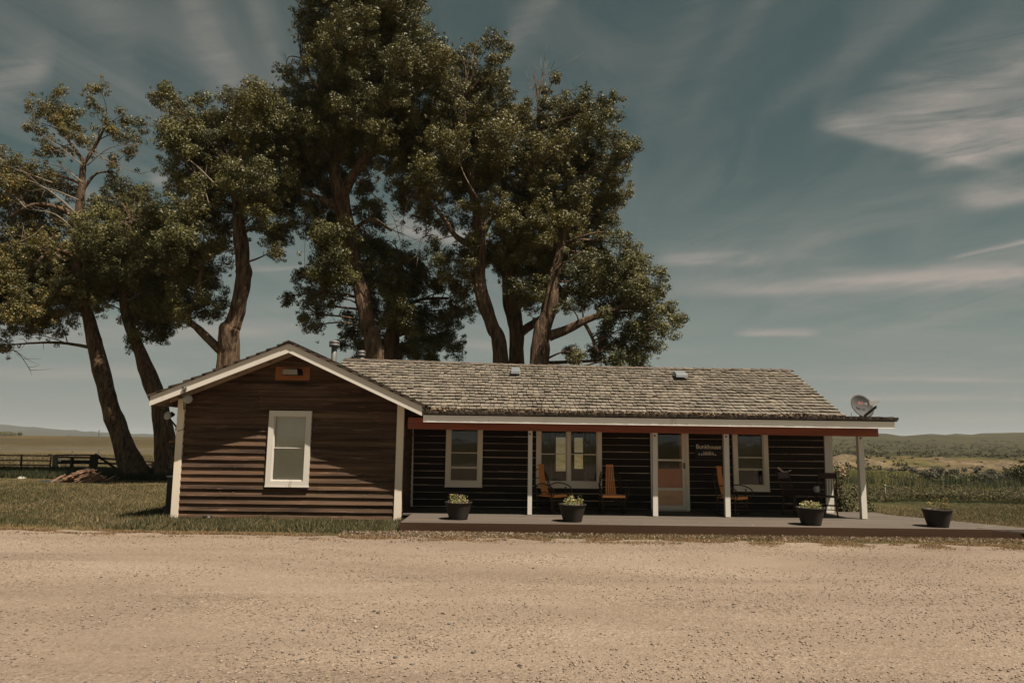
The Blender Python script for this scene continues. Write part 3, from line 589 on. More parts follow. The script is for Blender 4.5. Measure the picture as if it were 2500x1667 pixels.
eL = P(1040, 999, YM); eR = P(2064.5, 1017.5, YM); rL = P(841, 877, YRD); rR = P(1928.5, 904, YRD)
eaveL = np.array([rL[0], YM, eL[2]+.01])
xR = (eR[0]+rR[0])/2; eaveR = np.array([eR[0], YM, eR[2]])
sagf = lambda u_, t: -.045*math.sin(math.pi*min(max(u_, 0), 1))*t + .012*mn.noise(Vector((u_*9, t*4, 2)))
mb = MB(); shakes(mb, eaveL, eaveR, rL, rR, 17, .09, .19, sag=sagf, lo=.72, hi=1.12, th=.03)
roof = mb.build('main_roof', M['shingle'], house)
mb = MB()
for (a, b, c, d) in ((eaveL, eaveR, rR, rL), (np.array([rL[0], 24.4, eaveL[2]]), np.array([rR[0]+.2, 24.4, eaveR[2]]), rR, rL)):
    mb.poly([a-[0, 0, .05], b-[0, 0, .05], c-[0, 0, .1], d-[0, 0, .1]])
mb.build('roof_deck', M['shingle_dark'], roof)
mb = MB()
L = rR-rL; n = 46
for i in range(n):
    a = rL+L*i/n; b = rL+L*(i+1.25)/n; sg = sagf((i+.5)/n, 1)
    for s in (-1, 1):
        mb.hexa([(a[0], YRD, a[2]+.012+sg), (b[0], YRD, b[2]-.002+sg), (b[0], YRD+s*.11, b[2]-.05+sg), (a[0], YRD+s*.11, a[2]-.036+sg), (a[0], YRD, a[2]+.045+sg), (b[0], YRD, b[2]+.026+sg), (b[0], YRD+s*.12, b[2]-.02+sg), (a[0], YRD+s*.12, a[2]-.004+sg)], tone(1.2, 2.2))
mb.build('ridge_cap', M['shingle_dark'], roof)
# rear slope shakes not seen; rake trim at right
mb = MB(); mb.hexa([eaveR+[-.02, .02, -.16], eaveR+[.0, .02, -.16], rR+[.0, 0, -.2], rR+[-.02, 0, -.2], eaveR+[-.02, .02, -.03], eaveR+[.0, .02, -.03], rR+[.0, 0, -.06], rR+[-.02, 0, -.06]]); mb.build('rake_board', M['white'], house)
# wing roof
mb = MB(); yb = 23.3; tk = .012
for (p, s) in ((le, -1), (re_, 1)):
    e0 = np.array([p[0]+s*.06, YR-.07, p[2]-.02+tk]); e1 = np.array([p[0]+s*.06, yb, p[2]-.02+tk]); r0 = np.array([ap[0], YR-.07, ap[2]+tk]); r1 = np.array([ap[0], yb, ap[2]+tk])
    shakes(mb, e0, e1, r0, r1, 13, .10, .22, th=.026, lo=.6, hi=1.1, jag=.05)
for i in range(26):
    y0 = YR-.09+i*.29; 
    for s in (-1, 1): mb.hexa([(ap[0], y0, ap[2]+.03), (ap[0]+s*.13, y0, ap[2]-.02), (ap[0]+s*.13, y0+.33, ap[2]-.035), (ap[0], y0+.33, ap[2]+.015), (ap[0], y0, ap[2]+.065), (ap[0]+s*.14, y0, ap[2]+.012), (ap[0]+s*.14, y0+.33, ap[2]-.005), (ap[0], y0+.33, ap[2]+.05)], tone(.5, .9))
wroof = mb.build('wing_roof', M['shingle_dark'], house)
mb = MB()
for (p, s) in ((le, -1), (re_, 1)): mb.poly([(p[0], YW+.03, p[2]-.032), (p[0], yb, p[2]-.032), (ap[0], yb, ap[2]-.032), (ap[0], YW+.03, ap[2]-.032)])
mb.build('roof_deck', M['soffit'], wroof)
# porch roof: nearly flat, litter covered
fL = P(1034, 1008, YF); fR = P(2187, 1024.5, YF)
mb = MB(); e0 = np.array([fL[0], YF-.09, fL[2]+.003]); e1 = np.array([fR[0]+.02, YF-.09, fR[2]+.003]); r0 = np.array([fL[0], 18.35, eaveL[2]+.01]); r1 = np.array([fR[0]+.02, 18.35, eaveR[2]-.01])
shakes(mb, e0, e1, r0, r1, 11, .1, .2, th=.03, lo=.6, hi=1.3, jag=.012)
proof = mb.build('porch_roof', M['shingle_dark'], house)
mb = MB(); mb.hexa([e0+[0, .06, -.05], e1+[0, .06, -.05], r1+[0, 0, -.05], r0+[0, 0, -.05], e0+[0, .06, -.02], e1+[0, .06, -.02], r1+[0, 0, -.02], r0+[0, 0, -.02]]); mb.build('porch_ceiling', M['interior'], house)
n = 9000; u_ = RNG.random(n)*.885; t = RNG.random(n)**.8*.7; pts = (e0[None]*(1-u_[:, None])+e1[None]*u_[:, None])*(1-t[:, None])+(r0[None]*(1-u_[:, None])+r1[None]*u_[:, None])*t[:, None]
pts[:, 2] += .03+RNG.random(n)*.05*(.5+np.array([mn.noise(Vector((a*14, 0, 0))) for a in u_])*1.5+.3)
flakes('leaf_litter', None, None, pts-BASE[house.name], RNG.uniform(.012, .05, n), palette(n, (.5, .45, .4), (1, 1, 1), (1.6, 1.5, 1.4)), M['litter'], 1.1, proof)
# fascia and beam
fz = .19
def strip(name, p, q, h, Y0, Y1, mat, par=house):
    mb = MB(); n = 24; V = []; 
    for i in range(n+1):
        a = p+(q-p)*i/n; w = .006*mn.noise(Vector((i*.6, 3, 1)))
        V += [(a[0], Y0, a[2]-h+w), (a[0], Y1, a[2]-h+w), (a[0], Y1, a[2]+w), (a[0], Y0, a[2]+w)]
    fs = [(i*4+k, i*4+(k+1) % 4, i*4+4+(k+1) % 4, i*4+4+k) for i in range(n) for k in range(4)]+[(0, 3, 2, 1), (n*4, n*4+1, n*4+2, n*4+3)]
    mb.add(V, fs); return mb.build(name, mat, par)
f1 = fL+(fR-fL)*.0; f2 = fR+np.array([-.05, 0, 0])
strip('fascia_board', f1, f2, fz, YF-.03, YF, M['fascia'])
strip('fascia_lip', f1-[0, 0, fz+.002], f2-[0, 0, fz+.002], .014, YF-.038, YF+.01, M['fascia'])
bL = P(995.3, 1046.5, YB-.08); bR = P(2145, 1066, YB-.08)
strip('porch_beam', bL+[0, 0, .27], bR+[0, 0, .27], .27, YB-.08, YB+.08, M['beam'])
# rafters over the beam
mb = MB()
for i in range(20):
    x = fL[0]+.3+i*.56
    if x > fR[0]-.1: break
    mb.bar((x, YF+.01, fL[2]-.10), (x, YM+.6, eaveL[2]-.14), .04, .09)
mb.build('rafter', M['soffit'], house)
# porch posts
for (xt, xb, yb_, w) in ((1294.8, 1293, 1255.5, .10), (1598, 1599.6, 1260, .115), (1771.5, 1776.2, 1262.5, .118), (2098, 2108.8, 1268, .125)):
    a = P(xb, yb_, YB); b = P(xt, 1052+.012*(xt-1300), YB); z0 = .232; z1 = b[2]-.004; d = w/2; x0 = a[0]; x1 = b[0]
    mb = MB(); mb.hexa([(x0-d, YB-d, z0), (x0+d, YB-d, z0), (x0+d, YB+d, z0), (x0-d, YB+d, z0), (x1-d, YB-d, z1+.02), (x1+d, YB-d, z1+.02), (x1+d, YB+d, z1+.02), (x1-d, YB+d, z1+.02)])
    post = mb.build('porch_post', M['white'], house)
    mb = MB(); mb.tube([(x1-.01, YB-d-.012, z1-.07), (x1-.01, YB-d-.002, z1-.07)], .022, 10); mb.build('bolt_head', M['rust'], post)
# porch wall
def wx(x, y, Y=YP): return P(x, y, Y)[0]
def wz(x, y, Y=YP): return P(x, y, Y)[2]
PX1 = wx(2024, 1150)
ops = []
W1 = (wx(1088.5, 1120), wx(1178, 1120), wz(1133, 1186.5), wz(1133, 1036)); W2 = (wx(1308.7, 1120), wx(1468.5, 1120), wz(1388, 1188.8), wz(1388, 1038)); W3 = (wx(1787.8, 1120), wx(1873.6, 1120), wz(1830, 1197), wz(1830, 1042))
DR = (wx(1588, 1150), wx(1681.5, 1150), wz(1640, 1244.5), wz(1640, 1040))
inn = lambda W, c=.12: (W[0]+c, W[1]-c, W[2]+c, W[3]-c)
ops = [inn(W1), inn(W2), inn(W3), (DR[0]+.06, DR[1]-.06, .2, DR[3]-.08)]
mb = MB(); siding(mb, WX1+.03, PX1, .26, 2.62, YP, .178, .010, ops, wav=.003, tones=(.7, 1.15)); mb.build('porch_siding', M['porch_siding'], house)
mb = MB(); z = .26
while z < 2.6:
    cuts = [(WX1+.03, PX1)]
    for (o0, o1, q0, q1) in [(W1[0], W1[1], W1[2], W1[3]), W2, W3, DR]:
        if q0 < z < q1:
            nc = []
            for (s0, s1) in cuts:
                if o1 <= s0 or o0 >= s1: nc.append((s0, s1)); continue
                if o0 > s0: nc.append((s0, o0))
                if o1 < s1: nc.append((o1, s1))
            cuts = nc
    for (a, b) in cuts:
        x = a
        while x < b:
            e = min(x+.4, b); h = max(.003, .010+.016*mn.noise(Vector((x*.9, z*9, 1)))); o = .003*mn.noise(Vector((x*1.5, z*5, 4)))
            mb.box(x, e, YP-.024, YP-.0045, z-.004+o, z-.004+o+h); x = e
    z += .178
mb.build('chinking', M['batten'], house)
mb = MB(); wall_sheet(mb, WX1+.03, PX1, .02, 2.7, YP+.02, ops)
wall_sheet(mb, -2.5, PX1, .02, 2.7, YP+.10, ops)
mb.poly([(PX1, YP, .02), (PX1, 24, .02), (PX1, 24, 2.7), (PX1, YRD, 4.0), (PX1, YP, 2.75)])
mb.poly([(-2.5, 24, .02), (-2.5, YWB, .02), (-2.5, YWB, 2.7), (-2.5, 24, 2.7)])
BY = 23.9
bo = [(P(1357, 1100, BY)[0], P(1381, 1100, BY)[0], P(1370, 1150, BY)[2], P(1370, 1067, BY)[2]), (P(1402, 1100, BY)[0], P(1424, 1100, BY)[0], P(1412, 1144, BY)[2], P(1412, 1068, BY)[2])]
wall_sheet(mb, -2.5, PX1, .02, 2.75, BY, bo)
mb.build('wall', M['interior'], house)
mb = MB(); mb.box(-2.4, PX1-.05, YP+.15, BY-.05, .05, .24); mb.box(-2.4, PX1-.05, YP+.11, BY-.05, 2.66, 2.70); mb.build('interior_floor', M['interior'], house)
mb = MB()
for o in bo:
    mb.box(o[0]-.01, o[1]+.01, BY-.03, BY+.02, (o[2]+o[3])/2-.02, (o[2]+o[3])/2+.02)
    mb.box(o[0]-.06, o[0], BY-.03, BY+.02, o[2], o[3]); mb.box(o[1], o[1]+.06, BY-.03, BY+.02, o[2], o[3])
mb.build('rear_window_frame', M['white'], house)
cboard('corner_board', 2020.5, 1062, 2026.5, 1254.5, YP-.02, .20, .03, M['white'], pad=.10)
# windows
def window(W, Y, cas, casb, rails, split=None, inner='darkshade', openz=None, mat=None, tint=True):
    mat = mat or M['cream']; x0, x1, z0, z1 = W; mb = MB(); y0 = Y-.075
    mb.box(x0, x0+cas, y0, Y+.0, z0, z1); mb.box(x1-cas, x1, y0, Y+.0, z0, z1); mb.box(x0+cas, x1-cas, y0, Y, z0, z0+casb); mb.box(x0+cas, x1-cas, y0, Y, z1-cas, z1)
    mb.box(x0-.01, x1+.01, y0-.012, Y+.0, z0-.022, z0-.001)
    fr = mb.build('window', mat, house)
    segs = [(x0+cas, x1-cas)] if split is None else [(x0+cas, split-.04), (split+.04, x1-cas)]
    mb = MB()
    if split is not None: mb.box(split-.04, split+.04, y0+.004, Y+.03, z0+casb, z1-cas)
    for (a, b) in segs:
        t = .022
        mb.box(a, a+t, Y-.035, Y+.03, z0+casb, z1-cas); mb.box(b-t, b, Y-.035, Y+.03, z0+casb, z1-cas)
        mb.box(a+t, b-t, Y-.035, Y+.03, z0+casb, z0+casb+.03); mb.box(a+t, b-t, Y-.035, Y+.03, z1-cas-.02, z1-cas)
        for (rz, rh, ry) in rails: mb.box(a+t, b-t, Y-.03+ry, Y+.03+ry, rz-rh/2, rz+rh/2)
    mb.build('sash', mat, fr)
    mb = MB()
    for (a, b) in segs: mb.box(a+.02, b-.02, Y+.004, Y+.008, z0+casb+.02, z1-cas-.01)
    mb.build('glass', M['glass'], fr)
    if inner:
        mb = MB(); ya = Y+(.05 if inner == 'shade' else .14)
        for (a, b) in segs:
            zb = openz if openz else z0+casb
            mb.poly([(a-.02, ya, zb), (b+.02, ya, zb), (b+.02, ya, z1), (a-.02, ya, z1)])
        mb.build('roller_shade', M[inner], fr)
    return fr
wA = (wx0, wx1, wz0, wz1)
zr = P(707, 1093, YW)[2]; window(wA, YW-.02, .125, .12, [(zr, .022, 0)], inner='shade', mat=M['white'])
z = lambda y, x: wz(x, y)
window(W1, YP-.012, .115, .12, [(z(1105, 1133), .022, 0), (z(1141, 1133), .05, .045)], inner='darkshade', openz=z(1141, 1133)+.02)
f2_ = window(W2, YP-.012, .115, .13, [(z(1108.5, 1388), .024, 0)], split=wx(1388, 1110), inner=None)
mb = MB()
for (a, b) in ((wx(1323, 1100), wx(1350, 1100)), (wx(1425, 1100), wx(1456, 1100))):
    n = 30; 
    for i in range(n):
        u0, u1 = a+(b-a)*i/n, a+(b-a)*(i+1)/n; y0_, y1_ = YP+.2+.03*math.sin(i*1.5), YP+.2+.03*math.sin((i+1)*1.5)
        mb.add([(u0, y0_, W2[2]+.1), (u1, y1_, W2[2]+.1), (u1, y1_, W2[3]), (u0, y0_, W2[3])], [(0, 1, 2, 3)], smooth=True)
mb.build('curtain', M['curtain'], f2_)
window(W3, YP-.012, .115, .12, [(z(1116.5, 1830), .022, 0), (z(1145.5, 1830), .05, .045)], inner='darkshade', openz=z(1146, 1830)+.02)
# door
x0, x1, z0, z1 = DR; door = None; Y0 = YP-.055
mb = MB(); mb.box(x0, x0+.09, Y0, YP+.08, z0, z1); mb.box(x1-.09, x1, Y0, YP+.08, z0, z1); mb.box(x0+.09, x1-.09, Y0, YP+.08, z1-.09, z1)
mb.box(x0+.02, x1-.02, Y0-.03, YP+.1, .222, z0+.0)
fr = mb.build('door_frame', M['cream'], house)
a, b = x0+.093, x1-.093; zz = lambda y: wz(1640, y); mb = MB(); st = .085; Yd = YP-.045; Ye = YP-.01
mb.box(a, a+st, Yd, Ye, z0+.012, z1-.095); mb.box(b-st, b, Yd, Ye, z0+.012, z1-.095)
for (q0, q1) in ((z0+.012, zz(1233)), (zz(1197), zz(1190)), (zz(1125), zz(1120.5)), (z1-.17, z1-.096)): mb.box(a+st, b-st, Yd, Ye, q0, q1)
door = mb.build('door', M['cream'], house)
mb = MB(); mb.box(a+st, b-st, Yd+.012, Yd+.02, zz(1233), zz(1197)); mb.build('kick_panel', M['ply'], door)
mb = MB(); mb.box(a+st-.005, b-st+.005, Yd+.014, Yd+.018, zz(1190), z1-.1); mb.build('glass', M['glass'], door)
mb = MB(); mb.box(b-.052, b-.022, Yd-.03, Yd, zz(1143), zz(1129)); mb.build('handle', M['blackmetal'], door)
mb = MB(); mb.box(a-.02, b+.02, YP+.03, YP+.06, .25, zz(1144)); 
mb.box(a+.06, b-.06, YP+.022, YP+.03, .35, zz(1150)); mb.box(a-.02, a+.12, YP+.03, YP+.06, zz(1144), z1); mb.box(b-.12, b+.02, YP+.03, YP+.06, zz(1144), z1)
mb.build('inner_door', M['wooddoor'], house)
mb = MB(); mb.tube([(b-.11, YP+.02, zz(1153)), (b-.11, YP-.01, zz(1153))], .025, 10); mb.build('door_knob', M['chrome'], house)
# chimneys / vents on the roof
def vpipe(cx, cyt, cyb, Y, r, capr, caph, par):
    a = P(cx, cyt, Y); b = P(cx, cyb, Y); mb = MB(); zt = a[2]
    mb.lathe((a[0], Y, 0), [(0, zt-caph*.5), (r, zt-caph*.6), (r, b[2])], 20)
    mb.lathe((a[0], Y, 0), [(0, zt+.012), (capr*.8, zt), (capr, zt-.03), (capr, zt-caph*.45), (capr*.86, zt-caph*.5), (capr, zt-caph*.55), (capr, zt-caph), (capr*.9, zt-caph), (r, zt-caph*.9)], 24); mb.build('chimney_pipe', M['metal'], par)
vpipe(817, 832, 895, 19.5, .078, .145, .17, wroof); vpipe(883, 856, 890, 21.3, .10, .118, .19, roof)
def slope_pt(x, y):   # pixel onto the main roof plane
    E = Vector(eaveL); n_ = (Vector(eaveR)-E).cross(Vector(rL)-E); d = Vector(ray(x, y)); c = Vector(CAM); t = (E-c).dot(n_)/d.dot(n_); return c+d*t
for (xa, xb, yt, yb_) in ((1246, 1271.5, 904, 916), (1649, 1680, 914, 924.5)):
    p = slope_pt((xa+xb)/2, yb_); w = (xb-xa)/FPX*p.y/2; sl_ = (rL[2]-eaveL[2])/(YRD-YM); mb = MB(); y0 = p.y; zb = p.z
    mb.hexa([(p.x-w, y0-.05, zb+.03), (p.x+w, y0-.05, zb+.03), (p.x+w*.9, y0+.4, zb+.2), (p.x-w*.9, y0+.4, zb+.2), (p.x-w*.92, y0-.02, zb+.14), (p.x+w*.92, y0-.02, zb+.14), (p.x+w*.8, y0+.36, zb+.27), (p.x-w*.8, y0+.36, zb+.27)])
    o = mb.build('roof_vent', M['vent'], roof); bv = o.modifiers.new('bevel', 'BEVEL'); bv.width = .02; bv.segments = 2
# little foundation vent on the wing wall
mb = MB(); q0 = P(497, 1254, YW); q1 = P(522, 1268, YW)
mb.box(q0[0], q1[0], YW-.085, YW-.062, q1[2], q1[2]+.012); mb.box(q0[0], q1[0], YW-.085, YW-.062, q0[2]-.012, q0[2]); mb.box(q0[0], q0[0]+.012, YW-.085, YW-.062, q1[2]+.012, q0[2]-.012); mb.box(q1[0]-.012, q1[0], YW-.085, YW-.062, q1[2]+.012, q0[2]-.012)
mb.tube([((q0[0]+q1[0])/2+.03, YW-.09, (q0[2]+q1[2])/2-.02), ((q0[0]+q1[0])/2+.03, YW-.062, (q0[2]+q1[2])/2-.02)], .045, 12); mb.build('foundation_vent', M['metal'], house)

# ------------------------------------------------------------------ deck
DZ = .22
dk = thing('porch_deck', 'long low grey brown plank deck running under the porch', 'deck', (3, 15.5, 0))
dR = P(2412, 1291, 15.05); bq = PZ(2168, 1256.5, DZ); bq2 = PZ(2500, 1288.5, DZ)
yF0 = 14.98; d0 = P(977, 1280, yF0-.03)
# planks run along the front; right end cut on the diagonal
mb = MB(); w = .145; y = yF0; xr_f = dR[0]; i = 0
def diag_x(y):  # x of back-right edge at depth y
    t = (y-bq[1])/(bq2[1]-bq[1]); return bq[0]+(bq2[0]-bq[0])*t
while y < YP+.25:
    y1 = y+w-.004; xl = WX1+.03 if y > YW-.1 else d0[0]
    xr0 = min(diag_x(y), 14.5) if y < bq[1] else diag_x(bq[1])
    if y > YP-.02: xr0 = PX1+.5
    if y > bq[1]: xr0 = diag_x(bq[1])
    x = xl
    while x < xr0-.01:
        e = min(x+random.uniform(2.5, 5), xr0); mb.box(x, e-.003, y, y1, DZ-.035, DZ+random.uniform(-.0012, .0012), tone(.9, 1.08)); x = e
    y += w; i += 1
mb.build('planks', M['deck'], dk)
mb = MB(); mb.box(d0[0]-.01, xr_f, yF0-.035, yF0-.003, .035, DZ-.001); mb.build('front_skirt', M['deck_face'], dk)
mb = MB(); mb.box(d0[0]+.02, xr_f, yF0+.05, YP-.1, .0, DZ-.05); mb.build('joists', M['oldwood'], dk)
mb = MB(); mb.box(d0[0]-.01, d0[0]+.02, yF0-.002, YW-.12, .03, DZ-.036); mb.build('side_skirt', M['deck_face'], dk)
e0 = PZ(2385, 1287.5, DZ+.012); r1 = P(2560, 1304, yF0-.28); r2 = P(2560, 1296, 16.0); r3 = PZ(2420, 1281.5, DZ+.012)
mb = MB(); mb.hexa([e0-[0, 0, .03], r1-[0, 0, .03], r2-[0, 0, .03], r3-[0, 0, .03], e0, r1, r2, r3]); mb.build('ramp', M['deck'], dk)
mb = MB(); a = P(2412, 1293, yF0-.0); b = P(2580, 1308, yF0-.2); mb.hexa([(a[0]+.01, a[1], .02), (b[0], b[1], .0), (b[0], b[1]+.04, .0), (a[0]+.01, a[1]+.04, .02), (a[0]+.01, a[1], a[2]), (b[0], b[1], b[2]-.02), (b[0], b[1]+.04, b[2]-.02), (a[0]+.01, a[1]+.04, a[2])]); mb.build('ramp_skirt', M['deck_face'], dk)

n = 260; X = RNG.uniform(-2.1, 10.5, n); Y = yF0+.05+RNG.random(n)**2*2.6
flakes('deck_debris', 'small dry leaves and twigs scattered over the deck boards', 'leaves', np.stack([X, Y, np.full(n, DZ+.012)], -1), RNG.uniform(.006, .02, n), palette(n, (.45, .33, .22), (.25, .16, .10), (.55, .45, .34)), M['blade'], .4)
# ------------------------------------------------------------------ floodlight
a = P(674, 895, YW-.05); b = P(756, 928.5, YW-.05); fl = thing('floodlight', 'wall floodlight on an orange stained board high in the gable', 'light', ((a[0]+b[0])/2, YW-.05, b[2]))
mb = MB(); mb.box(a[0], b[0], YW-.065, YW-.03, b[2], a[2]); mb.build('mounting_board', M['orange_board'], fl)
p0 = P(689, 899, YW-.3); p1 = P(727, 916, YW-.3); yy = YW-.30
mb = MB(); mb.hexa([(p0[0], yy, p1[2]), (p1[0], yy+.02, p1[2]), (p1[0]+.06, YW-.07, p1[2]+.02), (p0[0]+.04, YW-.07, p1[2]+.02), (p0[0], yy+.05, p0[2]), (p1[0]-.03, yy+.07, p0[2]), (p1[0]+.03, YW-.07, p0[2]), (p0[0]+.04, YW-.07, p0[2])]); mb.build('housing', M['blackmetal'], fl)
mb = MB(); mb.hexa([(p0[0]+.012, yy-.006, p1[2]+.018), (p1[0]-.014, yy+.014, p1[2]+.018), (p1[0]-.014, yy+.022, p1[2]+.018), (p0[0]+.012, yy+.002, p1[2]+.018), (p0[0]+.012, yy+.034, p0[2]-.014), (p1[0]-.04, yy+.052, p0[2]-.014), (p1[0]-.04, yy+.062, p0[2]-.014), (p0[0]+.012, yy+.045, p0[2]-.014)]); mb.build('lens', pm('flood_lens', (.50, .42, .32), (.58, .50, .40), 3, .4, 0), fl)

# ------------------------------------------------------------------ satellite dishes
def orient(n_, up=(0, 0, 1)):
    n_ = Vector(n_).normalized(); x = Vector(up).cross(n_).normalized(); y = n_.cross(x); return Matrix((x, y, n_)).transposed()
c = P(2100, 991.5, 16.9); ds = thing('satellite_dish', 'grey oval satellite dish standing on the right end of the porch roof', 'satellite dish', (c[0], 16.9, c[2]-.32))
O0 = orient((.42, -1, .10)); O = O0 @ Matrix.Rotation(math.radians(-18), 3, 'Z')
rx, ry = .375, .262
mb = MB(); prof = []; vs = []; seg = 40; rings = 8
for side in (0, 1):
    for i in range(rings+1):
        r = i/rings
        for k in range(seg):
            t = 2*math.pi*k/seg; vs.append(Vector(c)+O @ Vector((rx*r*math.cos(t), ry*r*math.sin(t), .07*r*r-.012*side)))
fs = []
for side in (0, 1):
    o = side*(rings+1)*seg
    fs += [(o+i*seg+k, o+i*seg+(k+1) % seg, o+(i+1)*seg+(k+1) % seg, o+(i+1)*seg+k) for i in range(rings) for k in range(seg)]
o = (rings+1)*seg; fs += [(rings*seg+k, rings*seg+(k+1) % seg, o+rings*seg+(k+1) % seg, o+rings*seg+k) for k in range(seg)]
mb.add(vs, fs, smooth=True); mb.build('reflector', M['dish'], ds)
lb = Vector(P(2134, 985, 16.5)); ab = Vector(P(2110, 1016, 16.85))
mb = MB(); mb.bar(ab, lb+Vector((.05, 0, -.07)), .035, .05); mb.build('arm', M['dish'], ds)
mb = MB(); mb.bar(lb+Vector((-.12, .02, -.0)), lb+Vector((.06, 0, .03)), .09, .09); mb.bar(lb+Vector((.06, 0, .03)), lb+Vector((.13, -.01, .05)), .05, .06); mb.bar(lb+Vector((-.14, .04, -.02)), lb+Vector((-.11, .02, 0)), .05, .05)
mb.build('receiver', M['lnb'], ds)
mb = MB(); q = P(2101.5, 1021, 17.0); mb.tube([(q[0], 17.0, q[2]-.03), (q[0], 17.0, c[2]-.1), (c[0], 16.93, c[2])], .025, 10); mb.tube([P(2078, 1006, 17.0), P(2079, 1020, 17.0)], .005, 5); mb.box(q[0]-.12, q[0]+.12, 16.9, 17.1, q[2]-.03, q[2]+.0); mb.build('mount', M['blackmetal'], ds)
def text_mesh(body, size, mat, parent, origin, Rm, name, depth=.004, sx=1.0):
    cu = bpy.data.curves.new('t', 'FONT'); cu.body = body; cu.size = size; cu.extrude = depth/2; cu.resolution_u = 3; cu.offset = size*.012
    t = bpy.data.objects.new('t', cu); me = bpy.data.meshes.new_from_object(t); bpy.data.objects.remove(t)
    Tm = Matrix.Translation(Vector(origin)-Vector(BASE[parent.name])) @ Rm.to_4x4() @ Matrix.Diagonal((sx, 1, 1, 1)); me.transform(Tm); return link(name, me, mat, parent)
# lettering curved zone is shallow near the centre: lay it just in front
Ot = orient((.30, -1, .10)) @ Matrix.Rotation(math.radians(-4), 3, 'Z')
wp = Vector(c)+O0 @ Vector((-.16, .03, .078)); text_mesh('dish', .12, M['red'], ds, wp, O0, 'lettering', sx=1.0)
wp = Vector(c)+O0 @ Vector((.065, .03, .078)); text_mesh('HD', .07, M['lnb'], ds, wp, Ot, 'lettering')
# wing corner antennas
def antenna(c, n_, r, name, label, mountpts, backlen=.09):
    t = thing(name, label, 'antenna', c); Om = orient(n_); mb = MB()
    mb.lathe(c, [(0, .03), (r*.8, .028), (r, .012), (r, -.012), (r*.85, -.03), (r*.45, -backlen*.6), (r*.3, -backlen), (0, -backlen)], 28, M_=Om); mb.build('dish_cover', M['lnb'], t)
    mb = MB()
    for pts, rr in mountpts: mb.tube(pts, rr, 8)
    mb.build('bracket', M['blackmetal'] if 'lower' in label else M['metal'], t); return t
cA = P(458.5, 974, 16.35)
antenna(cA, (.5, -1, -.05), .105, 'point_antenna', 'white round point antenna on the wing corner under the rake, the upper one', [([P(449, 1000, 16.55), P(449, 972, 16.55), P(449, 952, 16.5)], .016), ([P(436, 968, 16.5), P(456, 970, 16.4)], .022), ([P(436, 972, 16.5), P(448, 972, 16.5)], .014)], .13)
cB = P(409, 1014.5, 16.9)
antenna(cB, (-.35, -1, .1), .10, 'point_antenna', 'white round dish antenna on a black arm, the lower one, left of the wing wall', [([P(414, 1022, 16.95), P(430, 1041, 16.95), P(433, 1050, 16.95)], .022), ([P(417, 1008, 17.05), P(424, 1014, 17.05)], .05)], .12)
cC = P(450.3, 948, 16.1); t = thing('ball_camera', 'small shiny ball camera on a rod above the upper antenna', 'camera', cC)
mb = MB(); mb.lathe(cC, [(0.0001, .055)]+[(.055*math.sin(a), .055*math.cos(a)) for a in np.linspace(.2, 2.94, 10)]+[(.0001, -.055)], 20); mb.build('ball', M['chrome'], t)
mb = MB(); mb.tube([cC-[0, 0, .05], P(449, 962, 16.1), P(447, 970, 16.3)], .011, 8); mb.build('rod', M['metal'], t)
# cables
c_ = MB(); c_.tube(smooth_path([P(429, 1046, 16.8), P(431, 1051, 16.7), P(438, 1051, 16.66), P(450, 1046, 16.68), P(456, 1047, 16.7)], [.005]*5)[0], .006, 6)
c_.tube(smooth_path([P(428, 1046, 16.9), P(427.5, 1060, 16.9), P(429, 1075, 16.9), P(428, 1090, 16.9)], [.006]*4)[0], .008, 6)
for k in range(3): 
    cc = P(423, 1086, 16.92); c_.tube([cc+np.array([(.07+.012*k)*math.cos(a), .02*k, (.085+.01*k)*math.sin(a)]) for a in np.linspace(0, 6.28, 22)], .009, 6)
tag(c_.build('cable_coil', M['cable']), 'black cable hanging in a coil at the left corner of the wing', 'cable')
hk = MB(); hk.tube([P(413, 1077.5, 16.92), P(430, 1078.5, 16.92)], .022, 8); hk.tube([P(414, 1080, 16.92), P(415, 1084, 16.92)], .012, 8); tag(hk.build('hose_hook', M['orange_board']), 'short orange hanger bar holding the coiled cable', 'hook')
sp = MB()
q = P(421, 1112, 16.95)
sp.tube([q+np.array([.05*math.cos(a), .05*math.sin(a), -a*.0118]) for a in np.linspace(0, 6.28*4, 60)], .013, 6); tag(sp.build('coiled_hose', M['palepost']), 'tan spiral hose hanging below the cable coil', 'hose')
# slatted box at the wing's left side
u0 = P(412, 1164, 17.0); u1 = P(421, 1252, 17.0); bx = thing('vent_box', 'tall narrow dark louvred box standing against the left side of the wing', 'vent box', (u0[0], 17.1, 0))
mb = MB(); mb.box(u0[0], WX0-.005, 16.95, 17.5, .08, u0[2]); mb.build('cabinet', M['blackmetal'], bx)
mb = MB()
for k in range(18): mb.box(u0[0]-.015, u0[0]-.002, 16.96, 17.49, u0[2]-.08-k*.045, u0[2]-.055-k*.045)
mb.build('louvres', M['metal'], bx)
mb = MB(); mb.box(u0[0]-.02, WX0-.005, 16.93, 17.52, u0[2]+.002, u0[2]+.03); mb.build('lid', M['lnb'], bx)

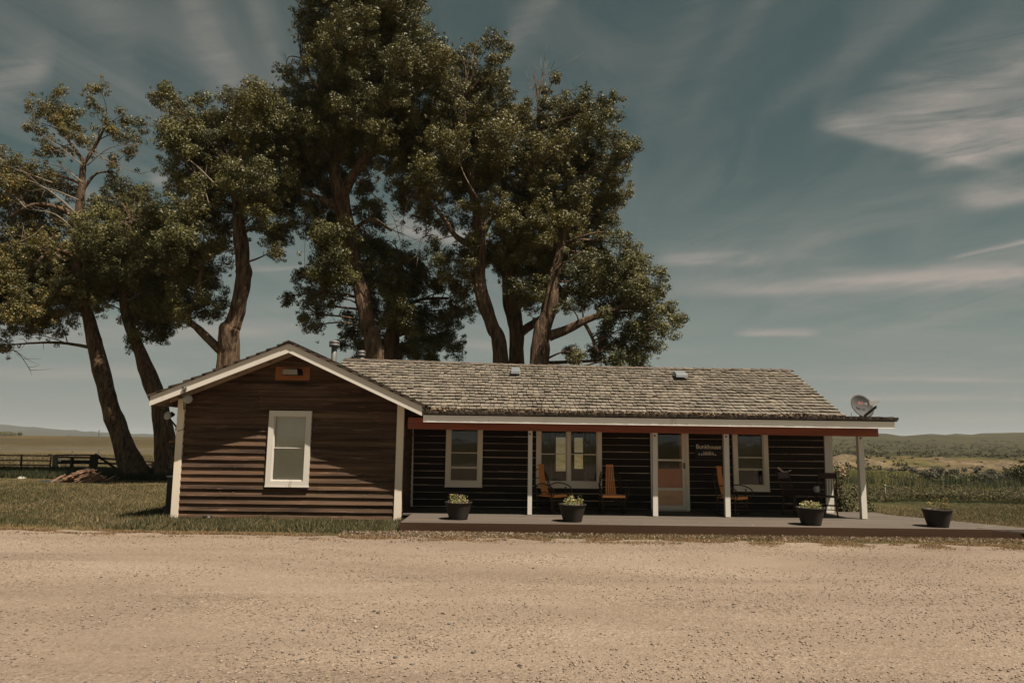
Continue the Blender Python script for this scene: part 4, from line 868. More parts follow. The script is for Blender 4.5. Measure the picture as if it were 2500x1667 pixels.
# ------------------------------------------------------------------ sign
sg = thing('bunkhouse_sign', 'dark board reading Bunkhouse over small pale figures, hung right of the porch door', 'sign', P(1727, 1110, YP-.05))
a = P(1696, 1080, YP-.045); b = P(1761, 1121, YP-.045)
mb = MB(); mb.box(a[0], b[0], YP-.05, YP-.026, b[2], a[2]); mb.build('board', M['signboard'], sg)
RX = Matrix.Rotation(math.pi/2, 3, 'X')
text_mesh('Bunkhouse', .152, M['letter'], sg, P(1699, 1094.5, YP-.053), RX @ Matrix.Rotation(math.radians(-.6), 3, 'Z'), 'lettering', sx=.96)
mb = MB(); yy = YP-.054
def fig(x0, x1, y0, y1, k=0):
    A = P(x0, y0, yy); B = P(x1, y1, yy); w = (B[0]-A[0]); h = A[2]-B[2]; zb = B[2]; xa = A[0]
    mb.prism([(xa, yy, zb), (xa+w, yy, zb), (xa+w*(.8-.3*k), yy, zb+h*.6), (xa+w*(.6), yy, zb+h), (xa+w*(.2+.3*k), yy, zb+h*.7)], (0, .003, 0))
fig(1705.5, 1708.5, 1104.5, 1110.5); fig(1711, 1715.5, 1102, 1111, 1)
for k in range(6): fig(1717+k*3.5, 1719.6+k*3.5, 1100+.8*(k % 2), 1110.5)
fig(1739, 1742.5, 1102, 1110.5, 0); fig(1743.5, 1749.5, 1106, 1111, 1)
mb.build('figures', M['letter'], sg)
# antler on the wall
an = MB(); pts, rd = smooth_path([P(1899, 1141, YP-.06), P(1905, 1146, YP-.07), P(1913, 1151.5, YP-.09), P(1922, 1151, YP-.12), P(1932, 1147, YP-.14)], [.032, .022, .022, .018, .006]); an.tube(pts, rd, 8)
pts, rd = smooth_path([P(1909, 1149, YP-.08), P(1914, 1153, YP-.12), P(1920, 1153.5, YP-.16)], [.02, .016, .006]); an.tube(pts, rd, 8)
tag(an.build('antler', M['antler']), 'pale forked antler hung on the dark wall right of the last porch window', 'antler')

# ------------------------------------------------------------------ planters
def planter(px, py, Y, label, tone_, seed, htop=.05, nl=420):
    c = PZ(px, py, DZ); c = np.array([c[0]*(1+.2/c[1]), c[1]+.2, DZ+.002]); t = thing('planter', label, 'planter', c, 'barrel planters along the deck')
    mb = MB(); prof = [(0, .02), (.19, .0), (.205, 0)]
    for k in range(12):
        r = .205+(.285-.205)*(k/11); z_ = .02+k*.028; prof += [(r, z_), (r+.003, z_+.004), (r+.003, z_+.009), (r+.001, z_+.013)]
    prof += [(.29, .345), (.305, .35), (.305, .37), (.28, .37), (.272, .30)]
    mb.lathe(c, prof, 40); mb.build('tub', M['tub'], t)
    mb = MB(); mb.lathe(c, [(0, .335), (.15, .34), (.277, .325)], 24); mb.build('soil', M['soil'], t)
    rg = np.random.default_rng(seed); k = 11; cx = rg.uniform(-.21, .21, (k, 2)); cx = cx[np.hypot(cx[:, 0], cx[:, 1]) < .24]; k = len(cx); ci = rg.integers(0, k, nl)
    p = np.concatenate([cx[ci]+rg.normal(0, .038, (nl, 2)), (.35+1.35*htop*rg.random(nl)*(1+rg.random(k)[ci]*1.3))[:, None]], 1)
    cols = np.array(tone_)[rg.integers(0, len(tone_), nl)]*rg.uniform(.6, 1.15, (nl, 1))
    flakes('plants', None, None, p, rg.uniform(.010, .028, nl), cols, M['flower'], 1.0, t, 'stuff')
    return t
YG = ((1.0, 1.0, .75), (.45, .62, .30), (.75, .85, .45), (1.15, .85, .85))
planter(1118.5, 1269.5, 15.38, 'dark ribbed barrel planter with yellow green flowers, furthest left on the deck', YG, 1, .07)
planter(1397.5, 1275, 15.28, 'dark ribbed barrel planter with pale blooms in front of the left rocking chair', YG, 2, .08)
planter(1980.5, 1283.5, 15.12, 'dark ribbed barrel planter with low pale foliage in front of the two spindle chairs', YG, 3, .05, 560)
planter(2290.5, 1288, 15.0, 'blackish barrel planter with sparse yellow plants out on the open deck end', ((.75, .55, .22), (.5, .45, .2), (.35, .30, .14)), 4, .09, 220)

# ------------------------------------------------------------------ chairs
def rocker():
    t = thing('rocking_chair', 'rocking chair', 'rocking chair', (0, 0, 0), 'bent twig rocking chairs on the porch')
    mb = MB()
    for k in range(5):
        x = -.235+k*.1175; mb.box(x-.052, x+.052, -.24, .20, .405, .425)
    mb.box(-.28, .28, -.285, -.245, .385, .445); mb.build('seat', M['rocker_wood'], t)
    mb = MB()
    for k in range(5):
        xb = -.11+k*.055; xt = xb*.68; pts = []
        for i in range(9):
            s = i/8; pts.append(Vector((xb*(1-s)+xt*s, .15+.20*s+.03*math.sin(s*3.1)-.05*s*s, .42+.73*s)))
        for i in range(8):
            a, b = pts[i], pts[i+1]; w = .0185-.0012*i; w2 = w-.0012; mb.hexa([(a.x-w, a.y-.009, a.z), (a.x+w, a.y-.009, a.z), (a.x+w, a.y+.009, a.z), (a.x-w, a.y+.009, a.z), (b.x-w2, b.y-.009, b.z), (b.x+w2, b.y-.009, b.z), (b.x+w2, b.y+.009, b.z), (b.x-w2, b.y+.009, b.z)])
    mb.box(-.09, .09, .315, .333, 1.10, 1.155); mb.build('backrest', M['rocker_wood'], t)
    for s in (-1, 1):
        mb = MB(); pts, rd = smooth_path([(s*.27, -.36, .10), (s*.27, -.22, .03), (s*.27, 0, .014), (s*.27, .25, .04), (s*.27, .42, .12)], [.018]*5); mb.tube(pts, rd, 8); mb.build('rocker', M['twig'], t)
        mb = MB(); mb.tube([(s*.28, -.27, .05), (s*.27, -.26, .25), (s*.275, -.25, .44), (s*.31, -.22, .62)], .016, 7); mb.build('leg', M['twig'], t)
        mb = MB(); mb.tube([(s*.28, .22, .045), (s*.27, .2, .25), (s*.275, .22, .50), (s*.25, .30, .85), (s*.20, .36, .98)], .015, 7); mb.build('leg', M['twig'], t)
        mb = MB(); pts, rd = smooth_path([(s*.27, .27, .62), (s*.31, .08, .70), (s*.34, -.14, .69), (s*.35, -.33, .62), (s*.345, -.38, .50), (s*.31, -.31, .38), (s*.27, -.26, .30)], [.014]*7); mb.tube(pts, rd, 7)
        pts, rd = smooth_path([(s*.28, .25, .30), (s*.36, .1, .42), (s*.35, -.1, .52), (s*.30, -.2, .44)], [.010]*4); mb.tube(pts, rd, 6); mb.build('armrest', M['twig'], t)
    mb = MB()
    mb.tube([(-.27, -.26, .22), (.27, -.26, .22)], .012, 6); mb.tube([(-.27, .21, .22), (.27, .21, .22)], .012, 6); mb.tube([(-.25, .29, .82), (.25, .29, .82)], .011, 6); mb.tube([(-.27, .23, .62), (.27, .23, .62)], .011, 6)
    pts, rd = smooth_path([(-.25, .24, .45), (-.24, .30, .70), (-.15, .36, .98), (0, .36, 1.03), (.15, .36, .98), (.24, .30, .70), (.25, .24, .45)], [.011]*7); mb.tube(pts, rd, 6)
    pts, rd = smooth_path([(-.27, -.26, .10), (-.14, -.26, .30), (0, -.26, .36), (.14, -.26, .30), (.27, -.26, .10)], [.009]*5); mb.tube(pts, rd, 6); mb.build('frame', M['twig'], t)
    return t
def kids(o): return [c for c in bpy.data.objects if c.parent == o]
def dup(o, parent=None):
    c = o.copy(); COL.objects.link(c); c.parent = parent
    for ch in kids(o): dup(ch, c)
    return c
def place(o, px, Yc, ang, label, sc=1.0):
    p = P(px, 1250, Yc); o.location = (p[0], p[1], DZ+.003); o.rotation_euler = (0, 0, math.radians(ang)); o.scale = (sc,)*3; o['label'] = label
rk = rocker(); r2 = dup(rk); r3 = dup(rk)
place(rk, 1344, 17.30, 48, 'orange slatted rocking chair angled to the right, left of the double window')
place(r2, 1494.5, 17.42, 2, 'orange slatted rocking chair facing straight out between double window and door')
place(r3, 1786, 17.28, 42, 'orange slatted rocking chair partly hidden by the post right of the door')
def spindle():
    t = thing('spindle_chair', 'chair', 'chair', (0, 0, 0), 'dark spindle back chairs on the porch')
    mb = MB(); mb.prism([(-.21, -.21, .44), (.21, -.21, .44), (.19, .20, .44), (-.19, .20, .44)], (0, 0, .03)); mb.build('seat', M['chairwood'], t)
    for (x, y) in ((-.19, -.18), (.19, -.18), (-.17, .17), (.17, .17)):
        mb = MB(); mb.tube([(x*1.15, y*1.22, 0), (x*1.05, y*1.08, .2), (x, y, .44)], [.014, .02, .016], 8); mb.build('leg', M['chairwood'], t)
    for s in (-1, 1):
        mb = MB(); mb.tube([(s*.185, .18, .46), (s*.195, .25, .75), (s*.20, .33, 1.04)], [.018, .016, .014], 8); mb.build('back_post', M['chairwood'], t)
    mb = MB(); mb.hexa([(-.19, .275, .86), (.19, .275, .86), (.19, .295, .86), (-.19, .295, .86), (-.195, .31, 1.0), (.195, .31, 1.0), (.195, .33, 1.0), (-.195, .33, 1.0)]); mb.build('crest_rail', M['chairwood'], t)
    for k in range(6):
        x = -.14+k*.056; mb = MB(); mb.tube([(x*.9, .185, .46), (x, .235, .67), (x, .285, .87)], [.007, .009, .007], 6); mb.build('spindle', M['chairwood'], t)
    mb = MB()
    for zq in (.16, .27):
        mb.tube([(-.205, -.2, zq), (.205, -.2, zq)], .010, 6)
        for s in (-1, 1): mb.tube([(s*.2, -.2, zq), (s*.185, .19, zq)], .010, 6)
    mb.tube([(-.185, .19, .22), (.185, .19, .22)], .010, 6); mb.build('stretcher', M['chairwood'], t); return t
s1 = spindle(); s2 = dup(s1)
place(s1, 1941, 17.35, 28, 'dark spindle back chair under the antler, angled right', 1.02)
place(s2, 2022, 17.35, -28, 'dark spindle back chair in front of the white corner board', 1.02)
sp_ = P(1999, 1249, 17.5); tb = thing('side_table', 'small dark round stand between the two spindle chairs', 'table', (sp_[0], 17.55, DZ+.003))
mb = MB(); c = np.array([sp_[0], 17.55, DZ+.003]); mb.lathe(c, [(0, .54), (.17, .54), (.17, .51), (0, .51)], 24); mb.build('tabletop', M['chairwood'], tb)
for k in range(3):
    mb = MB(); a = k*2.094; mb.tube([c+np.array([.05*math.cos(a), .05*math.sin(a), .51]), c+np.array([.16*math.cos(a), .16*math.sin(a), 0])], .014, 7); mb.build('leg', M['chairwood'], tb)
mb = MB(); mb.lathe(c+[0, 0, .542], [(0, 0), (.055, 0), (.062, .02), (.062, .13), (.05, .15), (.045, .155), (0.04, .15), (.04, .02), (0, .02)], 20); mb.tube([c+np.array([-.06-.03*math.sin(a), -.01, .542+.08+.045*math.cos(a)]) for a in np.linspace(0, 3.14, 9)], .007, 6)
tag(mb.build('jug', M['jar']), 'small white jug standing on the dark stand between the chairs', 'jug')

# ------------------------------------------------------------------ fence and left yard
YFe = 38.0
g = thing('pipe_gate', 'rusty red five bar pipe gate in the field at far left', 'gate', P(60, 1155, YFe)*[1, 1, 0])
for y in (1109.5, 1121.5, 1132.3, 1142.8, 1152.8):
    mb = MB(); a = P(-160, y-.5, YFe); b = P(122, y-.3, YFe); b[2] = a[2]; mb.tube([a, b], .032, 8); mb.build('rail', M['rust'], g)
for x in (-120, 51):
    mb = MB(); a = P(x+2, 1109, YFe-.04); b = P(x-2, 1159, YFe-.04); mb.tube([a, (b[0], b[1], 0)], .045, 8); mb.build('stile', M['rust'], g)
mb = MB(); a = P(125.5, 1110, YFe); b = P(120, 1153, YFe); mb.tube([P(120, 1109.5, YFe), a, b], .038, 8); mb.build('stile', pm('orange_rust', (.28, .08, .03), (.38, .12, .05), 5, .7, .2), g)
def post(x0, y0, x1, y1, Y, w, mat, par, name='post'):
    a = P(x0, y0, Y); b = P(x1, y1, Y); mb = MB(); mb.bar((a[0], Y, a[2]), (b[0], Y, min(b[2], 0)), w, w*.8); return mb.build(name, mat, par)
fn = thing('rail_fence', 'dark weathered rail fence with diagonal brace behind the leaning tree', 'fence', P(200, 1155, YFe)*[1, 1, 0])
post(137, 1110, 135, 1150, YFe-.1, .16, M['palepost'], fn); post(131, 1110, 130, 1149, YFe-.1, .08, M['palepost'], fn)
post(177, 1117, 173, 1152, YFe-.1, .14, M['oldwood'], fn); post(231, 1109, 226, 1155, YFe-.15, .32, M['oldwood'], fn); post(375, 1126, 373, 1156, YFe, .15, M['oldwood'], fn)
for (x0, y0, x1, y1, w) in ((134, 1111, 232, 1110.5, .08), (140, 1115.5, 232, 1117, .09), (150, 1125, 230, 1125.5, .10), (139, 1129.5, 232, 1130, .11), (160, 1142, 230, 1141, .08), (232, 1117, 378, 1128, .09), (232, 1130, 378, 1135, .10), (232, 1141, 378, 1147, .08), (232, 1108, 292, 1150, .11)):
    mb = MB(); a = P(x0, y0, YFe-.02 if x1 < 280 else YFe); b = P(x1, y1, YFe-.02 if x1 < 280 else YFe); mb.bar(a, b, .06, w); mb.build('brace' if (x1, y1) == (292, 1150) else 'rail', M['oldwood'], fn)
mb = MB(); a = P(138, 1122, 39.5); b = P(164, 1127, 39.5); tk_ = np.array([a[0], 39.5, 0])
mb.bar(P(138, 1124.5, 39.5), P(165, 1125, 39.5), .25, .12); mb.tube([P(141, 1126, 39.5), [P(141, 1126, 39.5)[0], 39.5, 0]], .03, 6); mb.tube([P(162, 1126, 39.5), [P(162, 1126, 39.5)[0], 39.5, 0]], .03, 6); tag(mb.build('white_trough', M['lnb']), 'low white trough showing between the fence rails', 'trough')
for i, (x, y0, y1, Y) in enumerate(((242, 1097, 1108, 52), (178, 1099, 1108, 52))):
    mb = MB(); a = P(x, y0, Y); mb.bar((a[0], Y, a[2]), (a[0]-.02, Y, 0), .13, .13); tag(mb.build('field_stake', M['palepost']), ('pale stake in the field above the thick fence post', 'faint pale stake in the field above the second fence post')[i], 'post')
a = P(52, 1171, 31.5); mb = MB()
rng = np.random.default_rng(5)
c = np.array([a[0], a[1], .0]); nlat, nlon = 7, 12; vs = []
for i in range(nlat):
    th = math.pi/2*i/(nlat-1)
    for k in range(nlon):
        ph = 2*math.pi*k/nlon; r = 1+.15*rng.normal(); vs.append(c+np.array([.19*math.cos(th)*math.cos(ph)*r, .12*math.cos(th)*math.sin(ph)*r, .09*math.sin(th)*r+.02]))
mb.add(vs, [(i*nlon+k, i*nlon+(k+1) % nlon, (i+1)*nlon+(k+1) % nlon, (i+1)*nlon+k) for i in range(nlat-1) for k in range(nlon)], smooth=True)
tag(mb.build('rock', M['rock']), 'single pale rock lying in the grass below the pipe gate', 'rock')
# pile of boards
c0 = PZ(198, 1177, 0); mb = MB(); rng = random.Random(3)
for k in range(190):
    t_ = rng.random(); r = rng.uniform(0, 1); px = c0[0]+rng.gauss(0, .40); py = c0[1]+rng.gauss(0, .25); hh = max(.04, .58-abs(px-c0[0])*.60-abs(py-c0[1])*.3)*rng.random()**.6
    an_ = math.radians(rng.gauss(25, 22)); L = rng.uniform(.3, .62); ti = max(.05, min(.6, rng.gauss(.38, .15))); dx = math.cos(an_)*L/2*math.cos(ti); dy = math.sin(an_)*L/2; dz = math.sin(ti)*L/2
    zc = max(hh, abs(dz)*.9+.02); mb.bar((px-dx, py-dy, zc-dz), (px+dx, py+dy, zc+dz), rng.uniform(.05, .11), .022, tone(.6, 1.3))
tag(mb.build('board_pile', M['plank']), 'heap of broken reddish brown boards on the grass before the rail fence', 'board pile')
a = PZ(140, 1175, 0); mb = MB(); vs = []; nx, ny = 14, 6
for i in range(nx):
    for j in range(ny): vs.append((a[0]-.6+i*.17, a[1]-.5+j*.2, .03+.05*abs(mn.noise(Vector((i*.8, j*.8, 1))))))
mb.add(vs, [(i*ny+j, (i+1)*ny+j, (i+1)*ny+j+1, i*ny+j+1) for i in range(nx-1) for j in range(ny-1)], smooth=True)
tag(mb.build('tarp', M['tarp']), 'dark blue tarp lying crumpled left of the board heap', 'tarp')
# distant farm buildings, tree row and mast
for (x, y, w, h, Y, nm, lb) in ((6, 1069, 9, 5, 480, 'farm_shed', 'tiny white farm shed on the horizon at the left frame edge'), (20, 1069.5, 4, 3, 485, 'farm_shed', 'tiny white shed just right of the larger one on the horizon')):
    a = P(x, y, Y); k = Y/FPX; zz0 = tz(a[0], Y)-.3; mb = MB(); mb.box(a[0]-w*k/2, a[0]+w*k/2, Y, Y+4, zz0, a[2]+h*k*.4); mb.prism([(a[0]-w*k/2-.2, Y-.1, a[2]+h*k*.4), (a[0]+w*k/2+.2, Y-.1, a[2]+h*k*.4), (a[0]+w*k/2+.2, Y+2, a[2]+h*k*.75), (a[0]-w*k/2-.2, Y+2, a[2]+h*k*.75)], (0, 2.2, -.05)); tag(mb.build(nm, M['white']), lb, 'shed')
a = P(241, 1062, 1400); mb = MB(); zt = P(241, 1049, 1400)[2]; mb.bar((a[0], 1400, tz(a[0], 1400)-1), (a[0], 1400, zt), .9, .9); mb.bar((a[0]-2, 1400, zt-2), (a[0]+2, 1400, zt-2), .5, .5); tag(mb.build('utility_pole', M['blackmetal']), 'thin utility pole far off on the skyline behind the fence', 'pole')

# ------------------------------------------------------------------ foliage
def leaf_cloud(centers, radii, per, size, out, rg, squash=.85, col=(.55, 1.25), tint=None):
    """centers (n,3), radii (n): leaves spread in each clump, most near its skin"""
    n = len(centers); idx = np.repeat(np.arange(n), np.maximum(3, (per*radii**2).astype(int))); m = len(idx)
    d = rg.normal(0, 1, (m, 3)); d /= np.linalg.norm(d, axis=1)[:, None]; r = rg.random(m)**.33
    p = centers[idx]+d*(radii[idx]*r)[:, None]*np.array([1, 1, squash])
    nr = d*.95+rg.normal(0, .55, (m, 3))+np.array([0, -.1, .3]); nr /= np.linalg.norm(nr, axis=1)[:, None]
    t = rg.normal(0, 1, (m, 3)); u_ = np.cross(nr, t); u_ /= np.linalg.norm(u_, axis=1)[:, None]; v_ = np.cross(nr, u_)
    s = (size*rg.uniform(.5, 1.45, m))[:, None]
    V = np.stack([p-u_*s, p-v_*s*.62, p+u_*s, p+v_*s*.62], 1).reshape(-1, 3)
    cl = rg.uniform(col[0], col[1], (m, 1))*(rg.uniform(.8, 1.2, n)[idx])[:, None]*np.ones((1, 3)); 
    if tint is not None:
        k = rg.random(m) < tint[1]; cl[k] = cl[k]*np.array(tint[0])
    out[0].append(V); out[1].append(np.repeat(cl, 4, axis=0)); return m
def cloud_mesh(name, out):
    V = np.concatenate(out[0]); C = np.concatenate(out[1]); return np_mesh(name, V, np.arange(len(V)).reshape(-1, 4), C)
VS = 1.0629
def tree(name, label, Y, trunks, blobs, seed, full=1.03, per=2100, size=.039, sparse=1.0, dead=(), puff=(.20, .44), tint=None, dz=0.0, group='tall cottonwoods behind the bunkhouse'):
    rg = np.random.default_rng(seed); k = Y/FPX; ru = random.Random(seed)
    b0 = trunks[0][0]; base = P(b0[0]*VS, b0[1]*VS, Y); base[2] = 0
    t = thing(name, label, 'tree', base, group)
    nodes = []; first = None
    for ti, tr in enumerate(trunks):
        pts = [P(x*VS, y*VS, Y+dy) for (x, y, w, dy) in tr]; rd = [w*VS*k/2 for (x, y, w, dy) in tr]
        mb = MB()
        if ti == 0 or tr[0][3] > 90: 
            pts[0][2] = min(pts[0][2], 0) - .05
        pp, rr = smooth_path(pts, rd, 7)
        if pp[0].z < .5: rr = [r*(1+.45*math.exp(-max(p.z, 0)/.5)) for p, r in zip(pp, rr)]
        mb.tube(pp, rr, 40 if max(rd) > .2 else 14, rough=.26)
        for p, r in zip(pp, rr): nodes.append((p, r))
        if ti == 0: first = mb.build('trunk', M['bark'], t)
        else: mb.build('limb', M['bark'], t)
    # secondary branches to every clump of the crown
    br = MB(); cs = []; rs = []
    for (x, y, r) in blobs:
        dep = ru.uniform(-1.0, 1.0)*max(.6, 1.9-abs(r-70)*.01)
        c = P(x*VS, y*VS, Y+dep); R = r*VS*k*full
        cand = [(p-Vector(c)).length+(2.5 if p.z > c[2] else 0) + (5 if rr < .05 else 0) for p, rr in nodes]; j = int(np.argmin(cand)); p, r0 = nodes[j]
        e = Vector(c)+Vector((0, 0, R*.3)); mid = p.lerp(e, .5)+Vector((ru.uniform(-.25, .25), ru.uniform(-.2, .2), ru.uniform(-.1, .35))); r1 = min(r0*.5, .028+.014*(e-p).length)
        pp, rr = smooth_path([p, mid, e], [r1, r1*.65, r1*.25], 4); br.tube(pp, rr, 6, rough=.1)
        for q, w in zip(pp[::3], rr[::3]): nodes.append((q, w*.8))
        for _ in range(5):
            q = pp[ru.randrange(5, len(pp))]; w = Vector((ru.gauss(0, 1), ru.gauss(0, 1), ru.gauss(.3, .8))).normalized()*R*.8; br.tube([q, q+w*.5+Vector((0, 0, .1)), q+w], [r1*.22, r1*.13, .006], 4)
        layers = 3 if r > 48 else (2 if r > 26 else 1)
        for l in range(layers):
            n = max(6, int(sparse*14*(R/.9)**2)); d = rg.normal(0, 1, (n, 3)); d /= np.linalg.norm(d, axis=1)[:, None]; q = rg.random(n)**.5
            off = np.array([0, (0, 1.4, -1.3)[l], 0]); ctr = c+off+d*(q*R*.86)[:, None]*np.array([1, 1.1, .92])+rg.normal(0, .07, (n, 3)); cs.append(ctr); rs.append(rg.uniform(puff[0], puff[1], n)*min(1, .65+R*.4))
            ne = max(4, n//2); d = rg.normal(0, 1, (ne, 3)); d /= np.linalg.norm(d, axis=1)[:, None]; cs.append(c+off+d*(R*rg.uniform(.95, 1.28, ne))[:, None]); rs.append(rg.uniform(.07, .17, ne))
    br.build('branches', M['bark'], t)
    if dead:
        db = MB()
        for (x0, y0, x1, y1, w) in dead:
            a = P(x0*VS, y0*VS, Y-1.2); b = P(x1*VS, y1*VS, Y-1.2); m_ = (a+b)/2+np.array([ru.uniform(-.3, .3), 0, ru.uniform(-.2, .4)]); pp, rr = smooth_path([a, m_, b], [w*VS*k/2, w*VS*k/3, .008], 5); db.tube(pp, rr, 5)
            for _ in range(7):
                q = pp[ru.randrange(2, len(pp))]; d = (Vector(b)-Vector(a)).normalized()*ru.uniform(.3, .9)+Vector((ru.gauss(0, .4), ru.gauss(0, .2), ru.gauss(.1, .4))); db.tube([q, q+d*.6, q+d+Vector((0, 0, ru.uniform(-.1, .1)))], [.012, .009, .004], 4)
        db.build('dead_branches', M['twigbark'], t)
    cs = np.concatenate(cs); rs = np.concatenate(rs); out = ([], []); m = leaf_cloud(cs, rs, per, size, out, rg, col=(.45, 1.35), tint=tint)
    out[0][0] = out[0][0]-base; me = cloud_mesh('crown', out); link('crown', me, M['leaf'], t); return m
TOT = 0
TOT += tree('cottonwood', 'gaunt leaning cottonwood at far left with bare tan twigs and thin upper crown', 33,
  [[(314, 1098, 52, 0), (296, 1060, 42, 0), (262, 960, 36, 0), (232, 850, 32, 0), (205, 740, 27, 0), (190, 680, 24, 0), (178, 600, 24, 0), (180, 520, 22, 0), (188, 430, 15, 0), (192, 372, 11, 0)],
   [(192, 372, 10, 0), (170, 340, 7, 0), (140, 300, 5, .3)], [(192, 378, 9, 0), (222, 330, 7, 0), (245, 280, 4, -.3)], [(188, 440, 9, 0), (220, 400, 6, 0), (262, 395, 4, 0)],
   [(185, 505, 16, 0), (140, 480, 12, -.5), (80, 470, 8, -1), (20, 500, 6, -1)], [(186, 600, 12, 0), (120, 575, 9, -.8), (60, 640, 6, -1.5), (10, 720, 5, -1.5)], [(182, 420, 8, 0), (130, 402, 5, 0), (70, 400, 3, 0)]],
  [(225, 205, 24), (222, 240, 22), (140, 225, 24), (100, 245, 28), (130, 265, 30), (160, 260, 22), (90, 290, 26), (150, 300, 28), (110, 330, 24), (290, 278, 24), (260, 300, 20), (320, 285, 20), (295, 315, 22), (235, 290, 20), (260, 370, 20), (300, 350, 16),
   (60, 385, 30), (130, 350, 26), (100, 400, 28), (25, 410, 44), (-10, 370, 40), (20, 470, 44), (70, 500, 34), (-20, 540, 50), (150, 440, 22), (60, 580, 42), (120, 560, 34), (10, 620, 44), (60, 650, 58), (0, 690, 52), (110, 620, 52), (95, 705, 50), (150, 660, 45), (20, 740, 30), (10, 800, 22), (0, 780, 26), (110, 755, 22), (180, 655, 34), (190, 610, 40), (140, 600, 40), (30, 690, 50), (-40, 620, 60), (-50, 700, 50), (40, 560, 40), (80, 540, 34), (150, 520, 30), (30, 430, 40), (100, 470, 30), (130, 680, 40), (60, 720, 36), (165, 700, 26)],
  1, full=1.2, per=2100, sparse=1.1, puff=(.18, .38), dead=[(180, 540, 60, 480, 5), (185, 500, 30, 400, 5), (190, 420, 90, 370, 4), (150, 600, 40, 560, 5), (200, 380, 330, 330, 3), (190, 560, 330, 500, 4), (120, 420, 10, 380, 4), (100, 520, 20, 560, 4), (190, 380, 80, 300, 3), (210, 350, 320, 400, 3), (60, 480, -20, 430, 4), (60, 650, 20, 720, 3), (0, 800, 70, 850, 3), (180, 460, 60, 440, 4)], tint=((1.9, 1.35, 1.2), .25))
TOT += tree('cottonwood', 'cottonwood left of the wing with its trunk just behind the wing eave', 33,
  [[(384, 1102, 46, 0), (378, 1050, 40, 0), (372, 960, 38, 0), (352, 890, 34, 0), (322, 810, 26, 0), (296, 745, 22, 0), (285, 690, 20, 0), (290, 600, 16, 0), (300, 520, 12, 0)], [(300, 755, 14, 0), (335, 700, 10, .5), (360, 640, 8, .5)]],
  [(270, 425, 32), (310, 435, 32), (245, 455, 28), (325, 470, 32), (225, 500, 40), (285, 490, 48), (330, 530, 46), (240, 560, 50), (300, 580, 60), (360, 570, 46), (340, 640, 56), (280, 650, 50), (240, 640, 40), (390, 620, 40), (300, 700, 42), (340, 700, 40), (325, 760, 28), (310, 740, 28), (365, 665, 36), (345, 735, 28), (225, 700, 26), (200, 560, 34), (380, 540, 36), (250, 620, 40), (385, 590, 40), (190, 600, 34), (370, 700, 30), (300, 790, 20), (210, 640, 34)], 2, full=1.2)
TOT += tree('cottonwood', 'forked cottonwood right behind the wing gable, with a burl half way up the trunk', 29,
  [[(523, 850, 46, 0), (525, 790, 44, 0), (535, 745, 36, 0), (550, 690, 32, 0), (560, 640, 34, 0), (562, 622, 40, 0), (558, 600, 32, 0), (552, 540, 30, 0), (543, 470, 18, 0), (540, 400, 12, 0)], [(520, 820, 20, -.1), (490, 790, 18, -.2), (455, 755, 17, -.2), (430, 730, 16, -.2), (450, 680, 12, -.2), (468, 600, 9, -.2)], [(515, 741, 12, -.3), (517, 750, 28, -.3), (520, 775, 36, -.2), (524, 800, 38, -.1), (525, 830, 30, 0)]],
  [(370, 225, 26), (400, 245, 36), (450, 235, 30), (385, 290, 40), (440, 295, 45), (380, 210, 16), (490, 280, 30), (440, 345, 55), (395, 385, 30), (410, 425, 30), (480, 390, 60), (555, 215, 30), (600, 215, 34), (520, 265, 34), (570, 270, 50), (630, 260, 50), (540, 330, 60), (610, 340, 62), (650, 320, 50), (530, 430, 58), (590, 430, 62), (650, 420, 50), (470, 470, 55), (420, 490, 40), (380, 505, 36), (400, 550, 48), (450, 570, 52), (410, 610, 40), (460, 640, 42), (430, 690, 32), (475, 690, 28), (465, 715, 24), (400, 660, 24), (600, 495, 36), (640, 480, 32), (625, 540, 30), (650, 530, 24), (630, 580, 18), (570, 480, 30), (500, 510, 36), (425, 720, 22), (350, 480, 26), (380, 600, 30), (355, 520, 36), (365, 560, 36), (400, 700, 28), (510, 560, 26)], 3, full=1.12,
  dead=[(545, 560, 480, 640, 2), (500, 430, 370, 340, 4), (480, 470, 410, 360, 3), (470, 480, 390, 470, 3), (440, 470, 340, 465, 2)])
